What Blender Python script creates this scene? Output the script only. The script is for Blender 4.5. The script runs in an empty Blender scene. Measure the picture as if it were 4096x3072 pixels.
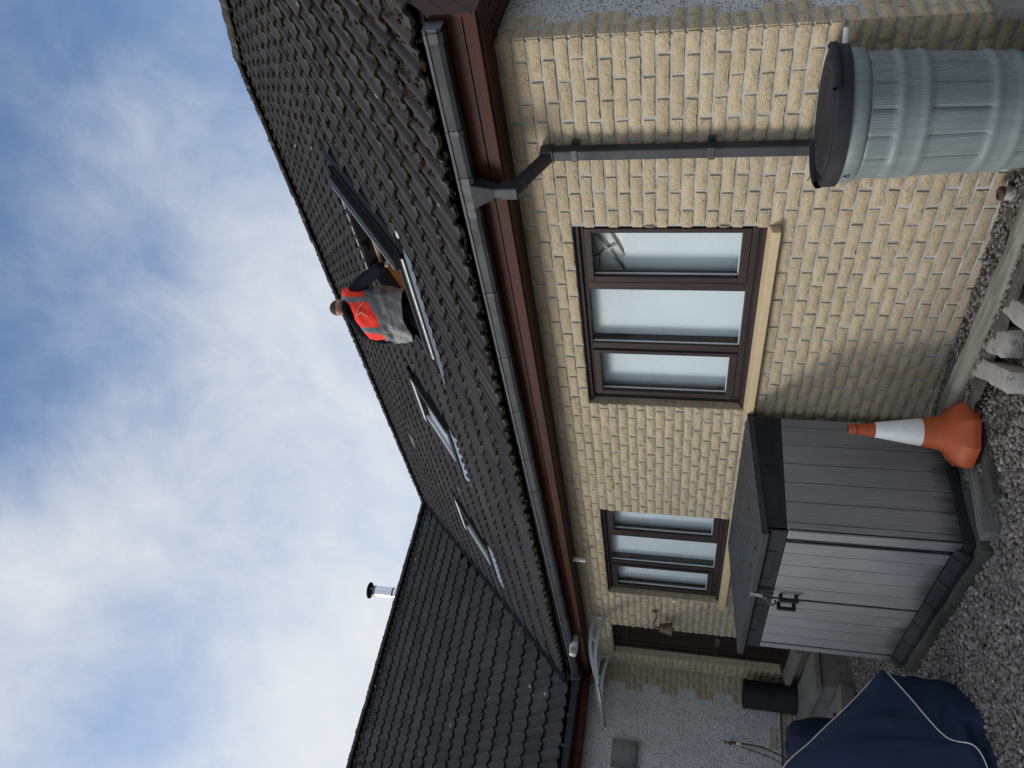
import bpy, bmesh, math, random
import numpy as np
from mathutils import Vector, Matrix, noise as mnoise

random.seed(7)
rng = np.random.default_rng(7)
scene = bpy.context.scene
COL = scene.collection

# ------------------------------------------------------------------ camera
YAW, PIT, ROL = 0.8729, 0.2182, 0.0429
FPX = 3092.8
CAM = Vector((1.8585, -3.9103, 1.4705))
fw = Vector((-math.sin(YAW)*math.cos(PIT), math.cos(YAW)*math.cos(PIT), math.sin(PIT)))
r0 = Vector((math.cos(YAW), math.sin(YAW), 0))
u0 = r0.cross(fw)
rt = math.cos(ROL)*r0 + math.sin(ROL)*u0
up = -math.sin(ROL)*r0 + math.cos(ROL)*u0
cam_d = bpy.data.cameras.new('camera')
cam_d.sensor_width = 36.0
cam_d.lens = 36.0*FPX/4096.0
cam_d.clip_start, cam_d.clip_end = 0.05, 2000.0
cam = bpy.data.objects.new('camera', cam_d)
COL.objects.link(cam)
m = Matrix.Identity(4)                       # the photo is a portrait shot stored on its side
for i in range(3):
    m[i][0], m[i][1], m[i][2], m[i][3] = -up[i], rt[i], -fw[i], CAM[i]
cam.matrix_world = m
scene.camera = cam

def project(q):
    """fraction of the frame (0..1, 0..1) and depth of a point, used to choose what is worth building"""
    d = Vector(q) - CAM
    z = d.dot(fw)
    if z < 0.2: return None
    return 0.5 - d.dot(up)*FPX/z/4096.0, 0.5 - d.dot(rt)*FPX/z/3072.0, z

def seen(q, mg=0.04):
    r = project(q)
    return r is not None and -mg < r[0] < 1+mg and -mg < r[1] < 1+mg

# ------------------------------------------------------------------ sky, sun, exposure
SUN_EL, SUN_AZ = math.radians(23), math.radians(221)      # azimuth clockwise from +Y
sun_dir = Vector((math.sin(SUN_AZ)*math.cos(SUN_EL), math.cos(SUN_AZ)*math.cos(SUN_EL), math.sin(SUN_EL)))
sd = bpy.data.lights.new('sun', 'SUN')
sd.energy = 1.3
sd.angle = math.radians(20)
sd.color = (1.0, 0.965, 0.91)
sun = bpy.data.objects.new('sun', sd)
COL.objects.link(sun)
sun.location = (-6, -8, 9)
sun.rotation_euler = sun_dir.to_track_quat('Z', 'Y').to_euler()

world = bpy.data.worlds.new('World')
scene.world = world
world.use_nodes = True
wn, wl = world.node_tree.nodes, world.node_tree.links
wn.clear()
def W(t, **k):
    n = wn.new(t)
    for a, b in k.items():
        if a[0] == '_': n.inputs[a[1:]].default_value = b
        else: setattr(n, a, b)
    return n
def wmath(op, a, b=None):
    n = W('ShaderNodeMath', operation=op)
    for i, v in enumerate((a, b)):
        if v is None: continue
        if isinstance(v, (int, float)): n.inputs[i].default_value = v
        else: wl.new(v, n.inputs[i])
    return n.outputs[0]
def wmap(v, a, b, c, d):
    n = W('ShaderNodeMapRange', interpolation_type='SMOOTHSTEP')
    wl.new(v, n.inputs[0])
    for i, x in enumerate((a, b, c, d)): n.inputs[i+1].default_value = x
    return n.outputs[0]
tc = W('ShaderNodeTexCoord').outputs['Generated']
sky = W('ShaderNodeTexSky', sky_type='NISHITA', sun_disc=False, sun_elevation=SUN_EL, sun_rotation=SUN_AZ,
        altitude=60.0, air_density=1.0, dust_density=0.7, ozone_density=4.0)
bsky = W('ShaderNodeBackground', _Strength=0.098)
wl.new(sky.outputs[0], bsky.inputs[0])
# cloud layer, laid out on the directions of the sky
sep = W('ShaderNodeSeparateXYZ'); wl.new(tc, sep.inputs[0])
mp = W('ShaderNodeMapping'); wl.new(tc, mp.inputs[0])
mp.inputs['Location'].default_value = (0.35, 0.6, 0.2)
mp.inputs['Rotation'].default_value = (math.radians(20), math.radians(-35), math.radians(30))
mp.inputs['Scale'].default_value = (1.0, 1.3, 1.05)
n1 = W('ShaderNodeTexNoise', _Scale=2.0, _Detail=7.0, _Roughness=0.52, _Distortion=0.15)
n2 = W('ShaderNodeTexNoise', _Scale=6.0, _Detail=9.0, _Roughness=0.62, _Distortion=0.3)
wl.new(mp.outputs[0], n1.inputs['Vector']); wl.new(mp.outputs[0], n2.inputs['Vector'])
# how thick the cloud is in some directions; between and beyond them it goes over into an even broken cover
wv = W('ShaderNodeTexNoise', _Scale=3.2, _Detail=5.0, _Roughness=0.6); wl.new(mp.outputs[0], wv.inputs['Vector'])
wsub = W('ShaderNodeVectorMath', operation='SUBTRACT'); wl.new(wv.outputs['Color'], wsub.inputs[0]); wsub.inputs[1].default_value = (0.5, 0.5, 0.5)
wsc = W('ShaderNodeVectorMath', operation='SCALE'); wl.new(wsub.outputs[0], wsc.inputs[0]); wsc.inputs['Scale'].default_value = 0.16
wad = W('ShaderNodeVectorMath', operation='ADD'); wl.new(tc, wad.inputs[0]); wl.new(wsc.outputs[0], wad.inputs[1])
wnm = W('ShaderNodeVectorMath', operation='NORMALIZE'); wl.new(wad.outputs[0], wnm.inputs[0])
CLOUD = [(-0.299, 0.687, 0.663, 0.13),
         (-0.323, 0.728, 0.604, 0.15),
         (-0.347, 0.769, 0.538, 0.25),
         (-0.391, 0.682, 0.618, 0.6),
         (-0.415, 0.657, 0.629, 0.85),
         (-0.366, 0.644, 0.671, 0.2),
         (-0.431, 0.591, 0.682, 0.25),
         (-0.476, 0.579, 0.663, 0.25),
         (-0.383, 0.717, 0.582, 0.35),
         (-0.424, 0.701, 0.574, 0.42),
         (-0.476, 0.637, 0.606, 0.2),
         (-0.508, 0.663, 0.551, 0.85),
         (-0.46, 0.738, 0.493, 0.4),
         (-0.569, 0.632, 0.527, 0.72),
         (-0.586, 0.667, 0.461, 0.75),
         (-0.536, 0.608, 0.586, 0.38),
         (-0.545, 0.548, 0.635, 0.28),
         (-0.576, 0.554, 0.602, 0.28),
         (-0.521, 0.496, 0.694, 0.32),
         (-0.561, 0.436, 0.703, 0.12),
         (-0.596, 0.419, 0.685, 0.2),
         (-0.605, 0.382, 0.699, 0.15),
         (-0.586, 0.472, 0.658, 0.5),
         (-0.611, 0.483, 0.627, 0.55),
         (-0.626, 0.537, 0.565, 0.75),
         (-0.661, 0.572, 0.486, 0.75),
         (-0.712, 0.567, 0.415, 0.7),
         (-0.654, 0.342, 0.675, 0.75),
         (-0.657, 0.4, 0.639, 0.85),
         (-0.674, 0.438, 0.595, 0.8),
         (-0.708, 0.468, 0.529, 0.48),
         (-0.73, 0.487, 0.48, 0.65),
         (-0.778, 0.519, 0.354, 0.7),
         (-0.742, 0.385, 0.55, 0.8),
         (-0.773, 0.397, 0.494, 0.85),
         (-0.805, 0.436, 0.402, 0.75),
         (-0.696, 0.277, 0.663, 0.92),
         (-0.717, 0.311, 0.624, 0.9),
         (-0.755, 0.349, 0.555, 0.55),
         (-0.785, 0.315, 0.533, 0.42),
         (-0.759, 0.277, 0.589, 0.55),
         (-0.75, 0.242, 0.615, 0.62),
         (-0.818, 0.316, 0.48, 0.95),
         (-0.855, 0.267, 0.444, 1.0),
         (-0.844, 0.358, 0.399, 0.75),
         (-0.807, 0.218, 0.548, 0.22),
         (-0.785, 0.239, 0.572, 0.5),
         (-0.783, 0.187, 0.593, 0.72),
         (-0.777, 0.149, 0.611, 0.55),
         (-0.738, 0.181, 0.65, 0.85),
         (-0.852, 0.197, 0.484, 0.88),
         (-0.882, 0.187, 0.432, 1.0),
         (-0.891, 0.24, 0.385, 0.8)]
num, den = 0.72*0.02, 0.02
for x_, y_, z_, v_ in CLOUD:
    dp_ = W('ShaderNodeVectorMath', operation='DOT_PRODUCT'); wl.new(wnm.outputs[0], dp_.inputs[0]); dp_.inputs[1].default_value = (x_, y_, z_)
    k_ = wmath('POWER', wmath('MAXIMUM', dp_.outputs['Value'], 0.0), 220.0)
    num = wmath('ADD', wmath('MULTIPLY', k_, v_), num); den = wmath('ADD', k_, den)
cov = wmath('DIVIDE', num, den)
wisp = wmath('ADD', wmath('MULTIPLY', wmath('SUBTRACT', n1.outputs['Fac'], 0.5), 0.35), wmath('MULTIPLY', wmath('SUBTRACT', n2.outputs['Fac'], 0.5), 0.75))
mask = wmap(wmath('ADD', cov, wisp), 0.08, 1.10, 0.03, 1.0)
bcl = W('ShaderNodeBackground', _Strength=1.0, _Color=(0.405, 0.418, 0.430, 1))
wmx = W('ShaderNodeMixShader')
wl.new(mask, wmx.inputs[0]); wl.new(bsky.outputs[0], wmx.inputs[1]); wl.new(bcl.outputs[0], wmx.inputs[2])
wo = W('ShaderNodeOutputWorld'); wl.new(wmx.outputs[0], wo.inputs[0])

vs = scene.view_settings
scene.display_settings.display_device = 'sRGB'
vs.view_transform, vs.look, vs.gamma, vs.use_curve_mapping = 'Standard', 'None', 1.0, False
vs.exposure = 1.0

# ------------------------------------------------------------------ materials
class NB:
    def __init__(s, name):
        s.m = bpy.data.materials.new(name); s.m.use_nodes = True
        s.t = s.m.node_tree; s.t.nodes.clear()
        s.out = s.t.nodes.new('ShaderNodeOutputMaterial')
        s.b = s.n('ShaderNodeBsdfPrincipled')
        s.l(s.b.outputs[0], s.out.inputs[0])
        s.pos = s.n('ShaderNodeNewGeometry').outputs['Position']
        s.obj = s.n('ShaderNodeTexCoord').outputs['Object']
    def n(s, t, **k):
        n = s.t.nodes.new(t)
        for a, b in k.items():
            if a[0] == '_': n.inputs[a[1:]].default_value = b
            else: setattr(n, a, b)
        return n
    def l(s, a, b): s.t.links.new(a, b)
    def map(s, v, sc=(1, 1, 1), rot=(0, 0, 0), loc=(0, 0, 0)):
        n = s.n('ShaderNodeMapping'); s.l(v, n.inputs[0])
        n.inputs['Scale'].default_value = sc; n.inputs['Rotation'].default_value = rot; n.inputs['Location'].default_value = loc
        return n.outputs[0]
    def noise(s, scale, detail=4, rough=0.55, v=None, dist=0.0):
        n = s.n('ShaderNodeTexNoise', _Scale=scale, _Detail=detail, _Roughness=rough, _Distortion=dist)
        s.l(v if v is not None else s.pos, n.inputs['Vector']); return n.outputs['Fac']
    def voro(s, scale, feature='F1', v=None, out='Distance', rand=1.0):
        n = s.n('ShaderNodeTexVoronoi', feature=feature, _Scale=scale, _Randomness=rand)
        s.l(v if v is not None else s.pos, n.inputs['Vector']); return n.outputs[out]
    def rng(s, v, a, b, c=0.0, d=1.0):
        n = s.n('ShaderNodeMapRange'); s.l(v, n.inputs[0])
        for i, x in enumerate((a, b, c, d)): n.inputs[i+1].default_value = x
        return n.outputs[0]
    def mth(s, op, a, b=0.0):
        n = s.n('ShaderNodeMath', operation=op)
        for i, v in enumerate((a, b)):
            if isinstance(v, (int, float)): n.inputs[i].default_value = v
            else: s.l(v, n.inputs[i])
        return n.outputs[0]
    def mix(s, f, a, b, mode='MIX'):
        n = s.n('ShaderNodeMix', data_type='RGBA', blend_type=mode)
        for i, v in ((0, f), (6, a), (7, b)):
            if isinstance(v, (int, float)): n.inputs[i].default_value = v
            elif isinstance(v, (tuple, list)): n.inputs[i].default_value = (*v[:3], 1)
            else: s.l(v, n.inputs[i])
        return n.outputs[2]
    def tone(s):
        """one random number per piece, for pieces that are objects and for pieces joined into stuff"""
        r = s.n('ShaderNodeObjectInfo').outputs['Random']
        a = s.n('ShaderNodeAttribute', attribute_name='tone').outputs['Fac']
        return s.mth('FRACT', s.mth('ADD', r, a))
    def bump(s, h, strength=0.5, dist=0.01):
        n = s.n('ShaderNodeBump', _Strength=strength, _Distance=dist)
        s.l(h, n.inputs['Height']); s.l(n.outputs[0], s.b.inputs['Normal']); return n
    def fin(s, col, rough=0.7, metal=0.0, spec=0.4):
        for k, v in (('Base Color', col), ('Roughness', rough), ('Metallic', metal), ('Specular IOR Level', spec)):
            i = s.b.inputs[k]
            if isinstance(v, (tuple, list)): i.default_value = (*v[:3], 1)
            elif isinstance(v, (int, float)): i.default_value = v
            else: s.l(v, i)
        return s.m

def mul(c, k): return tuple(min(1, x*k) for x in c)

def simple(name, col, rough=0.6, var=0.25, sc=6.0, bump=0.25, bsc=60.0, stretch=(1, 1, 1), dist=0.004, metal=0.0, spec=0.4, tone=0.0, rvar=0.12):
    b = NB(name)
    v = b.map(b.pos, stretch)
    f = b.noise(sc, 6, 0.6, v)
    c = b.mix(b.rng(f, 0.3, 0.7), mul(col, 1-var), mul(col, 1+var))
    if tone:
        t = b.tone()
        c = b.mix(1.0, c, b.mix(t, (1-tone,)*3, (1+tone,)*3), 'MULTIPLY')
    if bump: b.bump(b.noise(bsc, 5, 0.6, v), bump, dist)
    r = b.rng(b.noise(sc*2.3, 4, 0.6, v), 0.3, 0.7, max(0.03, rough-rvar), min(1, rough+rvar))
    return b.fin(c, r, metal, spec)

def m_brick(name, col, dark):
    b = NB(name)
    t = b.tone()
    big = b.noise(7.0, 4, 0.6)
    fine = b.noise(95.0, 5, 0.7)
    c = b.mix(t, mul(col, 0.88), mul(col, 1.07))
    c = b.mix(b.rng(big, 0.3, 0.75, 0, 0.45), c, dark)
    c = b.mix(b.rng(fine, 0.50, 0.30, 0.0, 0.6), c, mul(dark, 0.62))
    grain = b.noise(70.0, 3, 0.75)
    c = b.mix(b.rng(grain, 0.56, 0.72, 0.0, 0.55), c, (0.70, 0.61, 0.46))
    fis = b.mth('ABSOLUTE', b.mth('SUBTRACT', b.noise(1.0, 4, 0.62, b.map(b.pos, (5.5, 5.5, 24)), 0.6), 0.5))
    c = b.mix(b.mth('MULTIPLY', b.rng(fis, 0.020, 0.006), b.rng(b.noise(9.0, 2), 0.48, 0.62, 0.0, 0.55)), c, mul(dark, 0.30))
    pit = b.rng(b.voro(120.0), 0.10, 0.02)
    c = b.mix(b.mth('MULTIPLY', pit, b.rng(b.noise(30.0, 2), 0.5, 0.6)), c, (0.06, 0.045, 0.03))
    # pale bloom of salts along parts of the wall
    c = b.mix(b.rng(b.noise(1.7, 5, 0.65, b.map(b.pos, (1, 1, 2.2))), 0.6, 0.78, 0, 0.35), c, (0.50, 0.46, 0.38))
    zc = b.n('ShaderNodeSeparateXYZ'); b.l(b.pos, zc.inputs[0])
    damp = b.mth('SUBTRACT', b.mth('ADD', zc.outputs[2], 0.33), b.mth('MULTIPLY', b.noise(2.6, 5, 0.65), 0.62))
    c = b.mix(b.rng(damp, 0.22, -0.16, 0, 0.55), c, (0.255, 0.205, 0.165))
    crack = b.voro(9.0, 'DISTANCE_TO_EDGE', b.map(b.pos, (1.2, 1.2, 2.6)))
    h = b.mth('ADD', b.mth('MULTIPLY', b.noise(42.0, 8, 0.72), 1.0), b.mth('MULTIPLY', b.rng(crack, 0.0, 0.06), 0.16))
    b.bump(h, 0.95, 0.013)
    return b.fin(c, 0.92, 0, 0.2)

def m_harl():
    b = NB('roughcast harling')
    cell = b.voro(120.0, out='Color')
    sp = b.n('ShaderNodeSeparateColor'); b.l(cell, sp.inputs[0])
    c = b.mix(b.rng(sp.outputs[0], 0.0, 1.0), (0.70, 0.70, 0.69), (0.92, 0.92, 0.90))
    c = b.mix(b.rng(sp.outputs[1], 0.90, 0.91), c, (0.05, 0.05, 0.055))
    c = b.mix(b.rng(b.noise(2.2, 5), 0.35, 0.75, 0.0, 0.3), c, (0.30, 0.30, 0.29))
    d = b.voro(120.0)
    c = b.mix(b.rng(d, 0.50, 0.70, 0.0, 0.55), c, (0.24, 0.24, 0.24))
    b.bump(b.mth('SUBTRACT', 1.0, d), 1.0, 0.012)
    return b.fin(c, 0.9, 0, 0.25)

def m_tile():
    b = NB('roof tile concrete')
    t = b.tone()
    c = b.mix(t, (0.032, 0.030, 0.030), (0.064, 0.059, 0.057))
    c = b.mix(b.rng(b.noise(3.0, 6, 0.65), 0.35, 0.7, 0, 0.6), c, (0.045, 0.040, 0.037))
    c = b.mix(b.rng(b.noise(210.0, 3, 0.7), 0.55, 0.75, 0, 0.7), c, (0.10, 0.095, 0.095))
    # white lichen spots, sparse, each with its own outline
    v = b.map(b.pos, (1.1, 1.1, 1.1))
    vor = b.n('ShaderNodeTexVoronoi', feature='F1', _Scale=2.6); b.l(v, vor.inputs['Vector'])
    wob = b.mth('MULTIPLY', b.mth('SUBTRACT', b.noise(26.0, 3), 0.5), 0.16)
    dd = b.mth('ADD', vor.outputs['Distance'], wob)
    sp = b.n('ShaderNodeSeparateColor'); b.l(vor.outputs['Color'], sp.inputs[0])
    spot = b.mth('MULTIPLY', b.rng(dd, 0.075, 0.05), b.rng(sp.outputs[2], 0.50, 0.51))
    c = b.mix(b.mth('MULTIPLY', spot, 0.75), c, (0.48, 0.47, 0.46))
    c = b.mix(b.rng(b.noise(9.0, 6, 0.7), 0.6, 0.7, 0, 0.8), c, (0.022, 0.020, 0.016))
    b.bump(b.mth('ADD', b.noise(260.0, 2), b.noise(35.0, 4)), 0.5, 0.003)
    return b.fin(c, b.rng(b.noise(5.0, 4), 0.3, 0.7, 0.7, 0.9), 0, 0.2)

def m_moss(name, a, c2):
    b = NB(name)
    c = b.mix(b.rng(b.noise(45.0, 5, 0.7), 0.35, 0.65), a, c2)
    c = b.mix(b.rng(b.noise(160.0, 2), 0.62, 0.7, 0, 0.5), c, (0.12, 0.10, 0.07))
    b.bump(b.noise(240.0, 4, 0.8), 1.0, 0.01)
    return b.fin(c, 0.95, 0, 0.15)

def m_wood(name, a, c2, axis, rough=0.6, sc=1.0, streak=0.0):
    b = NB(name)
    st = [26*sc]*3; st[axis] = 0.9*sc
    v = b.map(b.pos, st)
    g = b.noise(1.0, 8, 0.68, v, 0.7)
    c = b.mix(b.rng(g, 0.3, 0.72), a, c2)
    t = b.tone()
    c = b.mix(1.0, c, b.mix(t, (0.85,)*3, (1.15,)*3), 'MULTIPLY')
    st2 = [5*sc]*3; st2[axis] = 2.2*sc
    kn = b.voro(1.0, v=b.map(b.pos, st2))
    c = b.mix(b.rng(kn, 0.075, 0.04, 0, 0.7), c, mul(a, 0.4))
    if streak:
        st3 = [60]*3; st3[axis] = 3.2
        c = b.mix(b.mth('MULTIPLY', b.rng(b.noise(1.0, 4, 0.7, b.map(b.pos, st3)), 0.70, 0.76), streak), c, (0.42, 0.24, 0.12))
    b.bump(g, 0.35, 0.004)
    return b.fin(c, b.rng(g, 0.2, 0.8, rough-0.05, rough+0.15), 0, 0.12)

def m_plank():
    b = NB('shed plank resin')
    v = b.map(b.pos, (70, 70, 2.0))
    g = b.noise(1.0, 6, 0.7, v)
    c = b.mix(b.rng(g, 0.3, 0.7), (0.185, 0.183, 0.190), (0.285, 0.282, 0.292))
    # algae climbing from the foot, ragged
    zc = b.n('ShaderNodeSeparateXYZ'); b.l(b.pos, zc.inputs[0])
    n = b.mth('ADD', b.mth('MULTIPLY', b.noise(2.2, 2, 0.6, b.map(b.pos, (1, 1, 0.0))), 0.30), b.mth('MULTIPLY', b.noise(38.0, 3, 0.6, b.map(b.pos, (1, 1, 0.12))), 0.11))
    edge = b.mth('SUBTRACT', b.mth('ADD', zc.outputs[2], 0.445), n)
    c = b.mix(b.rng(edge, 0.03, -0.10, 0, 0.85), c, (0.018, 0.018, 0.020))
    c = b.mix(b.rng(b.noise(3.0, 5), 0.35, 0.75, 0, 0.25), c, (0.10, 0.10, 0.115))
    b.bump(g, 0.25, 0.002)
    return b.fin(c, 0.5, 0, 0.5)

def m_butt():
    b = NB('water butt plastic')
    v = b.map(b.obj, (30, 30, 2.6))
    g = b.noise(1.0, 7, 0.65, v, 1.4)
    w = b.n('ShaderNodeTexWave', wave_type='BANDS', bands_direction='X', _Scale=1.0, _Distortion=9.0, _Detail=3.0)
    b.l(b.map(b.obj, (60, 60, 1.6)), w.inputs['Vector'])
    h = b.mth('ADD', b.mth('MULTIPLY', g, 0.9), b.mth('MULTIPLY', w.outputs['Fac'], 0.35))
    c = b.mix(b.rng(h, 0.25, 0.95), (0.115, 0.142, 0.147), (0.215, 0.250, 0.250))
    c = b.mix(b.rng(b.noise(4.0, 5), 0.45, 0.75, 0, 0.35), c, (0.12, 0.16, 0.17))
    sx = b.n('ShaderNodeSeparateXYZ'); b.l(b.obj, sx.inputs[0])
    band = b.mth('MAXIMUM', b.mth('MULTIPLY', b.mth('LESS_THAN', b.mth('ABSOLUTE', b.mth('SUBTRACT', sx.outputs[2], 0.535)), 0.074), 1.0),
                 b.mth('MAXIMUM', b.mth('LESS_THAN', b.mth('ABSOLUTE', b.mth('SUBTRACT', sx.outputs[2], 0.155)), 0.074), b.mth('GREATER_THAN', sx.outputs[2], 0.70)))
    free = b.mth('SUBTRACT', 1.0, band)
    ang = b.mth('MULTIPLY', b.mth('ADD', b.mth('ARCTAN2', sx.outputs[1], sx.outputs[0]), 6.3832), 15/6.28318)
    fr = b.mth('FRACT', ang); edge = b.mth('MINIMUM', fr, b.mth('SUBTRACT', 1.0, fr))
    c = b.mix(b.mth('MULTIPLY', b.rng(edge, 0.030, 0.012, 0, 0.75), free), c, (0.045, 0.065, 0.070))
    b.bump(b.mth('MULTIPLY', h, free), 0.5, 0.006)
    return b.fin(c, 0.5, 0, 0.45)

def m_glass():
    b = NB('window glass')
    tr = b.n('ShaderNodeBsdfTransparent', _Color=(0.95, 0.97, 0.975, 1))
    gl = b.n('ShaderNodeBsdfGlossy', _Roughness=0.015, _Color=(0.95, 1.0, 1.0, 1))
    ge = b.n('ShaderNodeNewGeometry'); dt = b.n('ShaderNodeVectorMath', operation='DOT_PRODUCT')
    b.l(ge.outputs['Incoming'], dt.inputs[0]); b.l(ge.outputs['Normal'], dt.inputs[1])
    k = b.mth('SUBTRACT', 1.0, b.mth('ABSOLUTE', dt.outputs['Value']))
    f = b.mth('ADD', b.mth('MULTIPLY', b.mth('POWER', k, 5.0), 0.85), 0.05)
    mx = b.n('ShaderNodeMixShader'); b.l(f, mx.inputs[0]); b.l(tr.outputs[0], mx.inputs[1]); b.l(gl.outputs[0], mx.inputs[2])
    b.l(mx.outputs[0], b.out.inputs[0]); return b.m

def m_clear():
    b = NB('clear canopy sheet')
    tr = b.n('ShaderNodeBsdfTransparent', _Color=(0.96, 0.98, 0.98, 1))
    gl = b.n('ShaderNodeBsdfGlossy', _Roughness=0.1, _Color=(0.9, 0.95, 1.0, 1))
    mx = b.n('ShaderNodeMixShader', _Fac=0.05); b.l(tr.outputs[0], mx.inputs[1]); b.l(gl.outputs[0], mx.inputs[2])
    b.l(mx.outputs[0], b.out.inputs[0]); return b.m

def m_stone(name, a, c2, spot, sc=5.0, bsc=60.0):
    b = NB(name)
    c = b.mix(b.rng(b.noise(sc, 6, 0.65), 0.3, 0.7), a, c2)
    c = b.mix(b.rng(b.noise(sc*3.1, 6, 0.7), 0.56, 0.68, 0, 0.8), c, spot)
    c = b.mix(b.rng(b.voro(130.0), 0.14, 0.05, 0, 0.5), c, (0.05, 0.045, 0.04))
    b.bump(b.mth('ADD', b.noise(bsc, 7, 0.7), b.noise(bsc/6, 3)), 0.55, 0.012)
    return b.fin(c, 0.92, 0, 0.2)

def m_pebble():
    b = NB('gravel pebbles')
    t = b.n('ShaderNodeAttribute', attribute_name='tone').outputs['Fac']
    rp = b.n('ShaderNodeValToRGB'); b.l(t, rp.inputs[0])
    el = rp.color_ramp.elements
    el[0].position, el[0].color = 0.0, (0.06, 0.054, 0.05, 1)
    el[1].position, el[1].color = 1.0, (0.52, 0.5, 0.47, 1)
    for ps, cc in ((0.30, (0.16, 0.146, 0.136, 1)), (0.62, (0.26, 0.24, 0.225, 1)), (0.80, (0.25, 0.2, 0.17, 1)), (0.93, (0.36, 0.34, 0.32, 1))):
        e = el.new(ps); e.color = cc
    c = b.mix(b.rng(b.noise(60.0, 5, 0.7), 0.35, 0.7, 0, 0.5), rp.outputs[0], (0.05, 0.045, 0.04))
    b.bump(b.noise(150.0, 4), 0.4, 0.004)
    return b.fin(c, 0.85, 0, 0.3)

def m_fabric(name, a, c2, rough=0.8, spec=0.25, sheen=0.0):
    b = NB(name)
    c = b.mix(b.rng(b.noise(3.0, 5), 0.3, 0.7), a, c2)
    h = b.mth('ADD', b.noise(420.0, 2), b.mth('MULTIPLY', b.noise(7.0, 4, 0.6), 6.0))
    b.bump(h, 0.35, 0.004)
    f = b.fin(c, rough, 0, spec)
    b.b.inputs['Sheen Weight'].default_value = sheen
    return f

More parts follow.
